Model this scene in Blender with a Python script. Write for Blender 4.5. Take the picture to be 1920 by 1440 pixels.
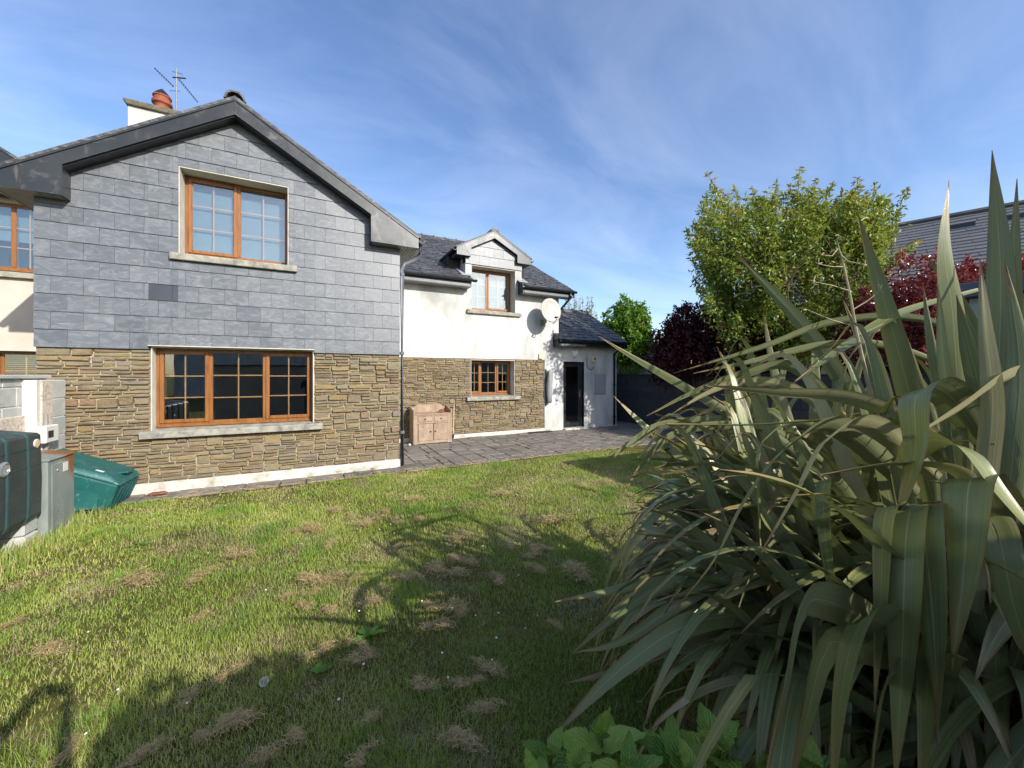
import bpy, bmesh, math, random
import numpy as np
from mathutils import Vector, Matrix, noise as mnoise
rad = math.radians
random.seed(7); rng = np.random.default_rng(7)
scene = bpy.context.scene
COL = scene.collection
for _o in list(bpy.data.objects): bpy.data.objects.remove(_o)

# ------------------------------------------------------------------ camera
FPX, HORIZON, HC = 721.0, 702.0, 1.65          # focal length and horizon in photo pixels, eye height in metres
YAW = rad(26.97)
SY, CY = math.sin(YAW), math.cos(YAW)
cam = bpy.data.cameras.new('camera'); cam_o = bpy.data.objects.new('camera', cam); COL.objects.link(cam_o)
cam.sensor_fit = 'HORIZONTAL'; cam.sensor_width = 36.0; cam.lens = 36.0*FPX/1920.0
cam.shift_y = -(720.0-HORIZON)/1920.0
cam.clip_start = 0.05; cam.clip_end = 3000
cam_o.location = (0, 0, HC); cam_o.rotation_euler = (rad(90), 0, -YAW)
scene.camera = cam_o
scene.render.resolution_x, scene.render.resolution_y = 1024, 768

# ------------------------------------------------------------------ sky, sun, exposure
SUN_EL = rad(27.8); SUN_DIR = Vector((0.383, -0.924, 0)).normalized()
world = bpy.data.worlds.new('World'); scene.world = world; world.use_nodes = True
wn, wl = world.node_tree.nodes, world.node_tree.links
wn.clear()
w_out = wn.new('ShaderNodeOutputWorld'); w_bg = wn.new('ShaderNodeBackground')
sky = wn.new('ShaderNodeTexSky'); sky.sky_type = 'NISHITA'; sky.sun_disc = False
sky.sun_elevation = SUN_EL; sky.sun_rotation = math.atan2(SUN_DIR.x, SUN_DIR.y)
sky.altitude = 50; sky.air_density = 1.0; sky.dust_density = 1.0; sky.ozone_density = 2.2
w_tc = wn.new('ShaderNodeTexCoord'); w_sep = wn.new('ShaderNodeSeparateXYZ')
wl.new(w_tc.outputs['Generated'], w_sep.inputs[0])
w_max = wn.new('ShaderNodeMath'); w_max.operation = 'MAXIMUM'; w_max.inputs[1].default_value = 0.0
wl.new(w_sep.outputs['Z'], w_max.inputs[0])
w_add = wn.new('ShaderNodeMath'); w_add.operation = 'ADD'; w_add.inputs[1].default_value = 0.18
wl.new(w_max.outputs[0], w_add.inputs[0])
w_div = wn.new('ShaderNodeVectorMath'); w_div.operation = 'DIVIDE'
w_cmb = wn.new('ShaderNodeCombineXYZ')
for i in range(3): wl.new(w_add.outputs[0], w_cmb.inputs[i])
wl.new(w_tc.outputs['Generated'], w_div.inputs[0]); wl.new(w_cmb.outputs[0], w_div.inputs[1])
w_map = wn.new('ShaderNodeMapping'); w_map.inputs['Rotation'].default_value = (0, 0, rad(38)); w_map.inputs['Scale'].default_value = (0.7, 1.35, 0.0)
wl.new(w_div.outputs[0], w_map.inputs[0])
w_no = wn.new('ShaderNodeTexNoise'); w_no.inputs['Scale'].default_value = 1.5; w_no.inputs['Detail'].default_value = 9
w_no.inputs['Roughness'].default_value = 0.58; w_no.inputs['Distortion'].default_value = 0.7
wl.new(w_map.outputs[0], w_no.inputs['Vector'])
w_cr = wn.new('ShaderNodeValToRGB'); w_cr.color_ramp.elements[0].position = 0.40; w_cr.color_ramp.elements[1].position = 0.82
w_cr.color_ramp.elements[0].color = (0, 0, 0, 1); w_cr.color_ramp.elements[1].color = (0.20, 0.20, 0.20, 1)
wl.new(w_no.outputs['Fac'], w_cr.inputs[0])
w_hs = wn.new('ShaderNodeHueSaturation'); w_hs.inputs['Saturation'].default_value = 1.08; w_hs.inputs['Hue'].default_value = 0.507
wl.new(sky.outputs[0], w_hs.inputs['Color'])
w_mix = wn.new('ShaderNodeMix'); w_mix.data_type = 'RGBA'
wl.new(w_cr.outputs[0], w_mix.inputs['Factor']); wl.new(w_hs.outputs[0], w_mix.inputs['A'])
w_mix.inputs['B'].default_value = (5.6, 6.0, 6.8, 1)
wl.new(w_mix.outputs['Result'], w_bg.inputs['Color']); w_bg.inputs['Strength'].default_value = 0.15
wl.new(w_bg.outputs[0], w_out.inputs[0])

sun = bpy.data.lights.new('sun', 'SUN'); sun.energy = 4.0; sun.angle = rad(0.55); sun.color = (1.0, 0.945, 0.87)
sun_o = bpy.data.objects.new('sun', sun); COL.objects.link(sun_o); sun_o.location = (20, -40, 30)
_d = -(SUN_DIR*math.cos(SUN_EL) + Vector((0, 0, math.sin(SUN_EL))))
sun_o.rotation_euler = _d.to_track_quat('-Z', 'Y').to_euler()
scene.view_settings.view_transform = 'Standard'; scene.view_settings.look = 'None'
scene.view_settings.exposure = 0.74; scene.view_settings.gamma = 1.0; scene.view_settings.use_curve_mapping = False
scene.render.engine = 'CYCLES'

# ------------------------------------------------------------------ pixel helpers (photo pixel -> ray; the distance comes from what is touched)
def ray(x, y):
    r = (x-960)/FPX; u = (HORIZON-y)/FPX
    return Vector((SY+r*CY, CY-r*SY, u))
def at(x, y, d): return Vector((0, 0, HC)) + ray(x, y)*d
def gr(x, y, z=0.0):
    v = ray(x, y); return Vector((0, 0, HC)) + v*((z-HC)/v.z)
def proj(p):
    d = p[0]*SY+p[1]*CY
    if d < 1e-3: return (9999, 9999, d)
    return (960+FPX*(p[0]*CY-p[1]*SY)/d, HORIZON-FPX*(p[2]-HC)/d, d)

# ------------------------------------------------------------------ mesh and object helpers
def lin(h):
    h = h.lstrip('#'); o = []
    for i in (0, 2, 4):
        v = int(h[i:i+2], 16)/255.0
        o.append(v/12.92 if v <= 0.04045 else ((v+0.055)/1.055)**2.4)
    return (o[0], o[1], o[2], 1.0)
class MB:
    def __init__(s): s.v = []; s.f = []
    def box(s, x0, x1, y0, y1, z0, z1):
        b = len(s.v)
        s.v += [(x0,y0,z0),(x1,y0,z0),(x1,y1,z0),(x0,y1,z0),(x0,y0,z1),(x1,y0,z1),(x1,y1,z1),(x0,y1,z1)]
        s.f += [tuple(b+i for i in q) for q in ((0,3,2,1),(4,5,6,7),(0,1,5,4),(1,2,6,5),(2,3,7,6),(3,0,4,7))]
        return s
    def prism(s, pts, axis, a0, a1):
        """polygon of 2-D points swept along an axis ('x': pts are (y,z); 'y': (x,z); 'z': (x,y))"""
        b = len(s.v); n = len(pts)
        for a in (a0, a1):
            for p in pts:
                s.v.append((a,p[0],p[1]) if axis == 'x' else ((p[0],a,p[1]) if axis == 'y' else (p[0],p[1],a)))
        s.f.append(tuple(b+i for i in range(n))); s.f.append(tuple(b+n+i for i in reversed(range(n))))
        for i in range(n):
            j = (i+1) % n; s.f.append((b+i, b+n+i, b+n+j, b+j))
        return s
    def tube(s, path, r, n=8, cap=True):
        path = [Vector(p) for p in path]; b = len(s.v); m = len(path)
        rs = r if isinstance(r, (list, tuple)) else [r]*m
        up = Vector((0, 0, 1))
        for i, p in enumerate(path):
            t = (path[min(i+1, m-1)]-path[max(i-1, 0)]).normalized()
            a = t.cross(up)
            if a.length < 1e-3: a = t.cross(Vector((1, 0, 0)))
            a.normalize(); c = a.cross(t).normalized()
            for k in range(n):
                th = 2*math.pi*k/n; s.v.append(tuple(p + (a*math.cos(th)+c*math.sin(th))*rs[i]))
        for i in range(m-1):
            for k in range(n):
                k2 = (k+1) % n; s.f.append((b+i*n+k, b+i*n+k2, b+(i+1)*n+k2, b+(i+1)*n+k))
        if cap:
            s.f.append(tuple(b+k for k in reversed(range(n)))); s.f.append(tuple(b+(m-1)*n+k for k in range(n)))
        return s
    def lathe(s, prof, cx, cy, n=20):
        b = len(s.v); m = len(prof)
        for r, z in prof:
            for k in range(n):
                th = 2*math.pi*k/n; s.v.append((cx+r*math.cos(th), cy+r*math.sin(th), z))
        for i in range(m-1):
            for k in range(n):
                k2 = (k+1) % n; s.f.append((b+i*n+k, b+i*n+k2, b+(i+1)*n+k2, b+(i+1)*n+k))
        s.f.append(tuple(b+k for k in reversed(range(n)))); s.f.append(tuple(b+(m-1)*n+k for k in range(n)))
        return s
    def quad(s, a, b_, c, d):
        b = len(s.v); s.v += [tuple(a), tuple(b_), tuple(c), tuple(d)]; s.f.append((b, b+1, b+2, b+3)); return s
    def mesh(s, name, fix=True):
        me = bpy.data.meshes.new(name); me.from_pydata(s.v, [], s.f)
        if fix:
            bm = bmesh.new(); bm.from_mesh(me); bmesh.ops.recalc_face_normals(bm, faces=bm.faces); bm.to_mesh(me); bm.free()
        me.update(); return me
    def build(s, name, mat, parent=None, bevel=0, smooth=False, segs=1):
        o = link(name, s.mesh(name), mat, parent)
        if bevel:
            m = o.modifiers.new('bevel', 'BEVEL'); m.width = bevel; m.segments = segs; m.limit_method = 'ANGLE'; m.angle_limit = rad(35)
        if smooth: shade(o.data)
        return o
def shade(me, on=True):
    me.polygons.foreach_set('use_smooth', [on]*len(me.polygons)); me.update()
def link(name, me, mat, parent=None):
    o = bpy.data.objects.new(name, me); COL.objects.link(o)
    if mat is not None and me is not None and not me.materials: me.materials.append(mat)
    if parent is not None: adopt(o, parent)
    return o
WORLD_M = {}
def adopt(o, p):
    """parent o to p while keeping o's own coordinates in world space"""
    o.parent = p
    m = Matrix.Translation(WORLD_M.get(p.name, Vector((0, 0, 0))))
    o.matrix_parent_inverse = m.inverted()
def thing(name, label, cat, loc=(0, 0, 0), group=None):
    o = bpy.data.objects.new(name, None); COL.objects.link(o); o.empty_display_size = 0.2
    o.location = loc; WORLD_M[o.name] = Vector(loc); tag(o, label, cat, group); return o
def tag(o, label, cat, group=None, kind=None):
    if label: o['label'] = label
    if cat: o['category'] = cat
    if group: o['group'] = group
    if kind: o['kind'] = kind
    return o
def big_mesh(name, V, Fq=None, Ft=None, attrs=None):
    """numpy mesh: V (n,3), Fq quads (m,4), Ft triangles (k,3), attrs {name: (n,3)}"""
    me = bpy.data.meshes.new(name)
    V = np.asarray(V, dtype=np.float32); me.vertices.add(len(V)); me.vertices.foreach_set('co', V.ravel())
    idx = []; tot = []
    if Fq is not None and len(Fq): idx.append(np.asarray(Fq).ravel()); tot.append(np.full(len(Fq), 4))
    if Ft is not None and len(Ft): idx.append(np.asarray(Ft).ravel()); tot.append(np.full(len(Ft), 3))
    idx = np.concatenate(idx).astype(np.int32); tot = np.concatenate(tot).astype(np.int32)
    st = np.concatenate([[0], np.cumsum(tot)[:-1]]).astype(np.int32)
    me.loops.add(len(idx)); me.loops.foreach_set('vertex_index', idx)
    me.polygons.add(len(tot)); me.polygons.foreach_set('loop_start', st); me.polygons.foreach_set('loop_total', tot)
    for k, a in (attrs or {}).items():
        at_ = me.attributes.new(k, 'FLOAT_VECTOR', 'POINT'); at_.data.foreach_set('vector', np.asarray(a, dtype=np.float32).ravel())
    me.update(calc_edges=True); return me

# ------------------------------------------------------------------ materials
class NT:
    def __init__(s, name):
        s.m = bpy.data.materials.new(name); s.m.use_nodes = True; s.t = s.m.node_tree; s.N = s.t.nodes
        s.b = s.N['Principled BSDF']; s.out = s.N['Material Output']
    def put(s, sock, v):
        if hasattr(v, 'is_output'): s.t.links.new(v, sock)
        elif v is not None: sock.default_value = v
    def new(s, typ, props=None, **inp):
        n = s.N.new(typ)
        for k, v in (props or {}).items(): setattr(n, k, v)
        for k, v in inp.items(): s.put(n.inputs[k.replace('_', ' ')], v)
        return n
    def pos(s): return s.new('ShaderNodeNewGeometry').outputs['Position']
    def noise(s, scale, detail=5, rough=0.55, vec=None, dist=0.0, stretch=None, rot=None):
        v = vec if vec is not None else s.pos()
        if stretch or rot:
            mp = s.new('ShaderNodeMapping'); s.put(mp.inputs['Vector'], v)
            if rot: mp.inputs['Rotation'].default_value = rot
            if stretch: mp.inputs['Scale'].default_value = stretch
            v = mp.outputs[0]
        return s.new('ShaderNodeTexNoise', Vector=v, Scale=scale, Detail=detail, Roughness=rough, Distortion=dist).outputs['Fac']
    def ramp(s, fac, stops, interp='LINEAR'):
        r = s.N.new('ShaderNodeValToRGB'); cr = r.color_ramp; cr.interpolation = interp
        while len(cr.elements) > 1: cr.elements.remove(cr.elements[-1])
        for i, (p, c) in enumerate(stops):
            e = cr.elements[0] if i == 0 else cr.elements.new(p)
            e.position = p; e.color = c if not isinstance(c, (int, float)) else (c, c, c, 1)
        s.put(r.inputs[0], fac); return r.outputs[0]
    def mix(s, f, a, b, mode='MIX'):
        n = s.N.new('ShaderNodeMix'); n.data_type = 'RGBA'; n.blend_type = mode
        s.put(n.inputs['Factor'], f); s.put(n.inputs['A'], a); s.put(n.inputs['B'], b); return n.outputs['Result']
    def math(s, op, a, b=None):
        n = s.N.new('ShaderNodeMath'); n.operation = op; s.put(n.inputs[0], a)
        if b is not None: s.put(n.inputs[1], b)
        return n.outputs[0]
    def rnd(s): return s.new('ShaderNodeObjectInfo').outputs['Random']
    def island(s): return s.new('ShaderNodeNewGeometry').outputs['Random Per Island']
    def attr(s, name): return s.new('ShaderNodeAttribute', {'attribute_name': name}).outputs['Vector']
    def bump(s, h, strength=0.3, dist=0.01):
        s.put(s.b.inputs['Normal'], s.new('ShaderNodeBump', Height=h, Strength=strength, Distance=dist).outputs[0])
    def done(s, col, rough=0.6, metal=0.0, spec=0.4):
        s.put(s.b.inputs['Base Color'], col); s.put(s.b.inputs['Roughness'], rough)
        s.put(s.b.inputs['Metallic'], metal); s.put(s.b.inputs['Specular IOR Level'], spec); return s.m
MATS = {}
def simple(name, c0, c1=None, rough=0.6, scale=6, bscale=60, bump=0.15, metal=0.0, spec=0.4, stretch=None, pos=(0.35, 0.7), bd=0.004):
    n = NT(name); c0 = lin(c0); c1 = lin(c1) if c1 else tuple(v*0.75 for v in c0[:3])+(1,)
    f = n.noise(scale, 7, 0.6, stretch=stretch)
    col = n.ramp(f, [(pos[0], c0), (pos[1], c1)])
    if bump: n.bump(n.noise(bscale, 4, 0.6, stretch=stretch), bump, bd)
    MATS[name] = n.done(col, n.ramp(n.noise(scale*2.3, 4), [(0.3, max(rough-0.08, 0)), (0.7, min(rough+0.08, 1))]), metal, spec)
    return MATS[name]

def slate_mat(name, tones, use_island=False, rough=0.42, streak=0.5):
    n = NT(name); r = n.island() if use_island else n.rnd()
    col = n.ramp(r, [(i/(len(tones)-1), lin(t)) for i, t in enumerate(tones)])
    big = n.noise(2.2, 6, 0.65); col = n.mix(n.ramp(big, [(0.35, 0.0), (0.75, 0.35)]), col, lin('#aeb4bb'), 'SOFT_LIGHT')
    vec = n.new('ShaderNodeVectorMath', {'operation': 'ADD'}); n.put(vec.inputs[0], n.pos())
    sc = n.new('ShaderNodeVectorMath', {'operation': 'SCALE'}); n.put(sc.inputs[0], (3.1, 7.7, 5.3)); n.put(sc.inputs['Scale'], r); n.put(vec.inputs[1], sc.outputs[0])
    cl = n.noise(5.0, 9, 0.72, vec=vec.outputs[0], dist=1.6, stretch=(1.0, 1.0, 2.2), rot=(0, rad(35), 0))
    col = n.mix(n.ramp(cl, [(0.46, 0.0), (0.72, streak)]), col, lin('#c3c6c8'))
    vn = n.noise(2.6, 4, 0.6, vec=vec.outputs[0], dist=2.5, stretch=(1.0, 1.0, 3.5), rot=(0, rad(50), 0))
    line = n.ramp(n.math('ABSOLUTE', n.math('SUBTRACT', vn, 0.52)), [(0.0, 0.5), (0.010, 0.0)])
    gate = n.ramp(n.noise(1.7, 2, vec=vec.outputs[0]), [(0.60, 0.0), (0.70, 1.0)])
    col = n.mix(n.math('MULTIPLY', line, gate), col, lin('#d9dad8'))
    n.bump(n.noise(26, 6, 0.7, vec=vec.outputs[0], stretch=(1, 1, 2)), 0.35, 0.006)
    MATS[name] = n.done(col, n.ramp(cl, [(0.3, rough), (0.7, rough+0.14)]), 0, 0.5); return MATS[name]
slate_mat('wall_slate', ['#51555a', '#5c6064', '#565a5e', '#64676b', '#585c60'], streak=0.2, rough=.36)
slate_mat('roof_slate', ['#26262a', '#323235', '#2a2a2d', '#3e3d3d', '#34312f'], rough=0.5, streak=0.3)
slate_mat('roof_slate_stuff', ['#26262a', '#323235', '#2a2a2d', '#3e3d3d', '#34312f'], True, rough=0.5, streak=0.3)

def stone_mat(name, use_island):
    n = NT(name); r = n.island() if use_island else n.rnd()
    tones = ['#7a6f58', '#887c63', '#6f6653', '#90835f', '#706353', '#827460', '#91815a', '#75716a', '#7d6d52', '#7f6250', '#7c7862', '#6b5f54', '#8c764c', '#787059', '#817a66', '#73624c']
    random.Random(3).shuffle(tones)
    col = n.ramp(r, [(i/len(tones), lin(t)) for i, t in enumerate(tones)], 'CONSTANT'); col = n.mix(.42, col, lin('#766751'))
    vec = n.new('ShaderNodeVectorMath', {'operation': 'ADD'}); n.put(vec.inputs[0], n.pos())
    sc = n.new('ShaderNodeVectorMath', {'operation': 'SCALE'}); n.put(sc.inputs[0], (9.1, 4.7, 7.3)); n.put(sc.inputs['Scale'], r); n.put(vec.inputs[1], sc.outputs[0])
    a = n.noise(9, 7, 0.7, vec=vec.outputs[0], stretch=(1, 1, 2.0))
    col = n.mix(n.ramp(a, [(0.42, 0.0), (0.7, 0.55)]), col, lin('#8f8466'))
    b2 = n.noise(14, 6, 0.7, vec=vec.outputs[0]); col = n.mix(n.ramp(b2, [(0.52, 0.0), (0.72, 0.6)]), col, lin('#594c42'))
    c2 = n.noise(6, 5, 0.6, vec=vec.outputs[0]); col = n.mix(n.ramp(c2, [(0.58, 0.0), (0.75, 0.6)]), col, lin('#8f6a48'))
    n.bump(n.noise(38, 7, 0.75, vec=vec.outputs[0], stretch=(1, 1, 2.2)), 0.75, 0.012)
    MATS[name] = n.done(col, 0.82, 0, 0.25)
stone_mat('stone', False); stone_mat('stone_stuff', True)
simple('mortar', '#a89d84', '#8d846e', 0.95, 14, 120, 0.5)
simple('membrane', '#2c2e33', '#1f2125', 0.9)
def render_mat():
    n = NT('white_render')
    st = n.noise(1.1, 7, 0.65, stretch=(1.6, 1.6, 0.7)); col = n.ramp(st, [(0.42, lin('#c2c1bd')), (0.68, lin('#999994'))])
    dr = n.noise(5.5, 6, 0.7, stretch=(2.2, 2.2, 0.16)); col = n.mix(n.ramp(dr, [(0.52, 0.0), (0.75, 0.5)]), col, lin('#a3a299'))
    n.bump(n.noise(95, 5, 0.7), 0.35, 0.006)
    MATS['white_render'] = n.done(col, 0.85, 0, 0.25)
render_mat()
simple('plinth_paint', '#c2bfb5', '#8b8674', 0.8, 6, 50, 0.4, pos=(0.46, 0.74))
simple('reveal_paint', '#c2beb2', '#aaa699', 0.75, 6, 60, 0.15)
simple('neighbour_render', '#c3b5a8', '#b5a698', 0.85, 3, 90, 0.25)
def zinc_mat():
    n = NT('zinc_trim')
    col = n.ramp(n.noise(1.3, 6, 0.6), [(0.35, lin('#2e3032')), (0.7, lin('#3c3e3f'))])
    st = n.noise(2.6, 7, 0.68, dist=0.8, stretch=(1.2, 1, 1.0)); col = n.mix(n.ramp(st, [(0.56, 0.0), (0.72, 0.45)]), col, lin('#80817f'))
    st2 = n.noise(4.3, 5, 0.6, stretch=(2.0, 1, 0.5)); col = n.mix(n.ramp(st2, [(0.66, 0.0), (0.78, 0.5)]), col, lin('#8b7a63'))
    n.bump(n.noise(7, 3, 0.5), 0.1, 0.01)
    MATS['zinc_trim'] = n.done(col, n.ramp(st, [(0.4, 0.30), (0.7, 0.48)]), 0.35, 0.5)
zinc_mat()
simple('soffit', '#8b8d88', '#75766f', 0.55, 5, 30, 0.1)
simple('black_trim', '#1b1d21', '#24272b', 0.38, 8, 40, 0.06, spec=0.5)
simple('grey_pipe', '#6a6f75', '#5b6066', 0.4, 6, 40, 0.06)
def oak_mat():
    n = NT('golden_oak')
    g = n.noise(22, 6, 0.65, dist=0.6, stretch=(1, 1, 0.12)); col = n.ramp(g, [(0.3, lin('#92602f')), (0.55, lin('#7f5127')), (0.75, lin('#633d20'))])
    MATS['golden_oak'] = n.done(col, 0.38, 0, 0.5)
oak_mat()
simple('glazing_bar', '#b98e63', '#a87c50', 0.45, 8, 40, 0.05)
simple('sill_stone', '#9b9789', '#6f6d66', 0.85, 9, 70, 0.5, pos=(0.4, 0.66))
def glass_mat(name, tint, ior=.1):
    n = NT(name); nd, t = n.N, n.t
    tr = nd.new('ShaderNodeBsdfTransparent'); tr.inputs[0].default_value = tint
    gl = nd.new('ShaderNodeBsdfGlossy'); gl.inputs['Roughness'].default_value = 0.015; gl.inputs['Color'].default_value = (0.93, 0.96, 0.98, 1)
    lw = nd.new('ShaderNodeLayerWeight'); lw.inputs['Blend'].default_value = 0.5
    p5 = n.math('POWER', lw.outputs['Facing'], 4.0); fr = nd.new('ShaderNodeMath'); fr.operation = 'MULTIPLY_ADD'; t.links.new(p5, fr.inputs[0]); fr.inputs[1].default_value = 1-ior; fr.inputs[2].default_value = ior
    bmp = nd.new('ShaderNodeBump'); bmp.inputs['Strength'].default_value = 0.04; bmp.inputs['Distance'].default_value = 0.02
    t.links.new(n.noise(1.6, 2, 0.4), bmp.inputs['Height']); t.links.new(bmp.outputs[0], gl.inputs['Normal'])
    mx = nd.new('ShaderNodeMixShader'); t.links.new(fr.outputs[0], mx.inputs[0]); t.links.new(tr.outputs[0], mx.inputs[1]); t.links.new(gl.outputs[0], mx.inputs[2])
    t.links.new(mx.outputs[0], n.out.inputs['Surface']); MATS[name] = n.m
glass_mat('glass', (0.90, 0.93, 0.93, 1), .12)
simple('room_wall', '#3e3c37', '#33312d', 0.9, 2, 20, 0.0)
simple('blind_sky_tone', '#677d86', '#5c717a', 0.8, 3, 80, 0.1)  # blue-grey tone also paints the sky mirrored in the upper windows
simple('blind_slat', '#c9ccc8', '#b5b8b4', 0.5, 5, 30, 0.0)
simple('terracotta', '#94513a', '#733e2d', 0.75, 9, 60, 0.3)
simple('concrete_cap', '#6f6a58', '#4a4738', 0.95, 8, 60, 0.6)
simple('galvanised', '#8f9498', '#6c7276', 0.4, 10, 40, 0.1, metal=0.7)
# ------------------------------------------------------------------ ground, lawn, patio
G, W = 6.98, 9.43                      # planes of the gable front and of the rear wing wall
GX0, GX1 = -3.137, 1.318               # gable front, left and right corner
LAWN_Y = 6.58
def ground_mat():
    n = NT('ground_soil')
    a = n.noise(1.4, 7, 0.7); col = n.ramp(a, [(0.35, lin('#5a622a')), (0.55, lin('#757038')), (0.72, lin('#93835a'))])
    b = n.noise(40, 6, 0.75); col = n.mix(n.ramp(b, [(0.4, 0.0), (0.7, 0.7)]), col, lin('#464c22'))
    n.bump(n.noise(60, 6, 0.8), 1.0, 0.03); MATS['ground_soil'] = n.done(col, 0.95, 0, 0.1)
ground_mat()
gb = MB(); gb.quad((-400, -400, -0.012), (400, -400, -0.012), (400, 400, -0.012), (-400, 400, -0.012))
tag(gb.build('ground', MATS['ground_soil']), 'grassy ground running out to the horizon', 'ground', kind='structure')

def paving_mat():
    n = NT('paving')
    col = n.ramp(n.rnd(), [(0.0, lin('#6b665f')), (0.35, lin('#78726a')), (0.7, lin('#645f58')), (1.0, lin('#827b72'))])
    a = n.noise(3.0, 8, 0.7); col = n.mix(n.ramp(a, [(0.45, 0.0), (0.7, 0.55)]), col, lin('#8f887a'))
    b = n.noise(17, 7, 0.75); col = n.mix(n.ramp(b, [(0.52, 0.0), (0.75, 0.65)]), col, lin('#4d4841'))
    n.bump(n.noise(22, 7, 0.7, stretch=(1, 1, 1)), 0.8, 0.015); MATS['paving'] = n.done(col, 0.85, 0, 0.25)
paving_mat()
simple('patio_joint', '#5b523f', '#453f33', 0.95, 12, 80, 0.6)
patio = MB().quad((-3.1, LAWN_Y+0.02, -0.004), (9.5, LAWN_Y+0.02, -0.004), (9.5, 12.0, -0.004), (-3.1, 12.0, -0.004)).build('patio', MATS['patio_joint'])
tag(patio, 'grey paved patio and path along the house', 'patio', kind='structure')

def pack(nx, nz, blocked, widths, heights, rnd):
    """fill a grid with rectangles of random size, lowest free cell first -> list of (i, j, w, h)"""
    occ = np.zeros((nz, nx), dtype=bool) | blocked; out = []
    for j in range(nz):
        i = 0
        while i < nx:
            if occ[j, i]: i += 1; continue
            run = 0
            while i+run < nx and not occ[j, i+run]: run += 1
            w = min(rnd.choice(widths), run)
            if run-w <= 1: w = run if run <= max(widths)+1 else w
            h = rnd.choice(heights)
            if w <= 3 and h < 4: w = min(run, 4)
            hh = 1
            while hh < h and j+hh < nz and not occ[j+hh, i:i+w].any(): hh += 1
            if nz-(j+hh) <= 1 and j+hh < nz and not occ[j+hh:, i:i+w].any(): hh = nz-j
            occ[j:j+hh, i:i+w] = True; out.append((i, j, w, hh)); i += w
    return out

rp = random.Random(11); U = 0.088
nx, ny = int((9.48+2.95)/U), int((9.43-LAWN_Y)/U)+12
blk = np.zeros((ny, nx), dtype=bool)
for j in range(ny):
    for i in range(nx):
        x = -2.95+i*U+U/2; y = LAWN_Y+0.03+j*U+U/2
        if x < GX1 and y > G-0.02: blk[j, i] = True
        if x < 8.54 and y > W-0.02: blk[j, i] = True
for (i, j, w, h) in pack(nx, ny, blk, [3, 4, 5, 5, 6], [2, 3, 3, 4], rp):
    if w*h < 2: continue
    x0, x1 = -2.95+i*U+0.007, -2.95+(i+w)*U-0.007; y0, y1 = LAWN_Y+0.03+j*U+0.007, LAWN_Y+0.03+(j+h)*U-0.007
    x0, x1, y0, y1 = [v+rp.uniform(-0.006, 0.006) for v in (x0, x1, y0, y1)]
    t = 0.016+rp.uniform(-0.004, 0.006); tl = [t+rp.uniform(-0.003, 0.003) for _ in range(4)]; e = 0.012
    V = [(x0, y0, -0.01), (x1, y0, -0.01), (x1, y1, -0.01), (x0, y1, -0.01),
         (x0, y0, t-0.008), (x1, y0, t-0.008), (x1, y1, t-0.008), (x0, y1, t-0.008),
         (x0+e, y0+e, tl[0]), (x1-e, y0+e, tl[1]), (x1-e, y1-e, tl[2]), (x0+e, y1-e, tl[3])]
    Fc = [(0, 1, 5, 4), (1, 2, 6, 5), (2, 3, 7, 6), (3, 0, 4, 7), (4, 5, 9, 8), (5, 6, 10, 9), (6, 7, 11, 10), (7, 4, 8, 11), (8, 9, 10, 11)]
    me = bpy.data.meshes.new('paving_slab'); me.from_pydata(V, [], Fc); link('paving_slab', me, MATS['paving'], patio)

# ------------------------------------------------------------------ the house
house = thing('house', 'rear of two-storey house with slate-hung gable, stone base, white rendered wing and dormer', 'house', (0, 8.2, 0))
WIN = {'up': (-1.731, -0.39, 3.36, 4.59), 'low': (-2.033, -0.039, 0.868, 2.035), 'wlow': (3.60, 4.892, 1.06, 2.035), 'dorm': (3.608, 4.906, 3.345, 4.508)}
DOOR = (6.50, 7.26, 0.06, 2.03)
SLATE_Z = 1.995
APX, APZ = -1.048, 5.63; SL_L, SL_R = 0.675, 0.592       # verge apex and the two roof pitches
def wall_cells(mb, x0, x1, z0, z1, y0, y1, holes):
    xs = sorted({x0, x1} | {h[0] for h in holes} | {h[1] for h in holes}); zs = sorted({z0, z1} | {h[2] for h in holes} | {h[3] for h in holes})
    xs = [v for v in xs if x0 <= v <= x1]; zs = [v for v in zs if z0 <= v <= z1]
    for a, b in zip(xs, xs[1:]):
        for c, d in zip(zs, zs[1:]):
            cx, cz = (a+b)/2, (c+d)/2
            if any(h[0] < cx < h[1] and h[2] < cz < h[3] for h in holes): continue
            mb.box(a, b, y0, y1, c, d)
    return mb
BK = G+0.035
gwl = wall_cells(MB(), GX0, GX1, -0.05, SLATE_Z, BK, BK+0.3, [WIN['low']]).build('stone_wall', MATS['mortar'], house)
mbu = wall_cells(MB(), GX0, GX1, SLATE_Z, 4.05, BK-0.03, BK+0.3, [WIN['low'], WIN['up']])
def rake(x, drop=0.0): return APZ-drop-(APX-x)*SL_L if x < APX else APZ-drop-(x-APX)*SL_R
top = [(GX0, 4.05), (WIN['up'][0], 4.05), (WIN['up'][0], rake(WIN['up'][0], .14)), (GX0, rake(GX0, .14))]
mbu.prism(top, 'y', BK-0.03, BK+0.3)
u0, u1, uz = WIN['up'][0], WIN['up'][1], WIN['up'][3]
mbu.prism([(u0, uz), (u1, uz), (u1, rake(u1, .14)), (APX, APZ-.14), (u0, rake(u0, .14))], 'y', BK-0.03, BK+0.3)
mbu.prism([(u1, 4.05), (GX1, 4.05), (GX1, max(4.06, rake(GX1, .14))), (u1, rake(u1, .14))], 'y', BK-0.03, BK+0.3)
gwu = mbu.build('slate_hung_wall', MATS['membrane'], house)
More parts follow.
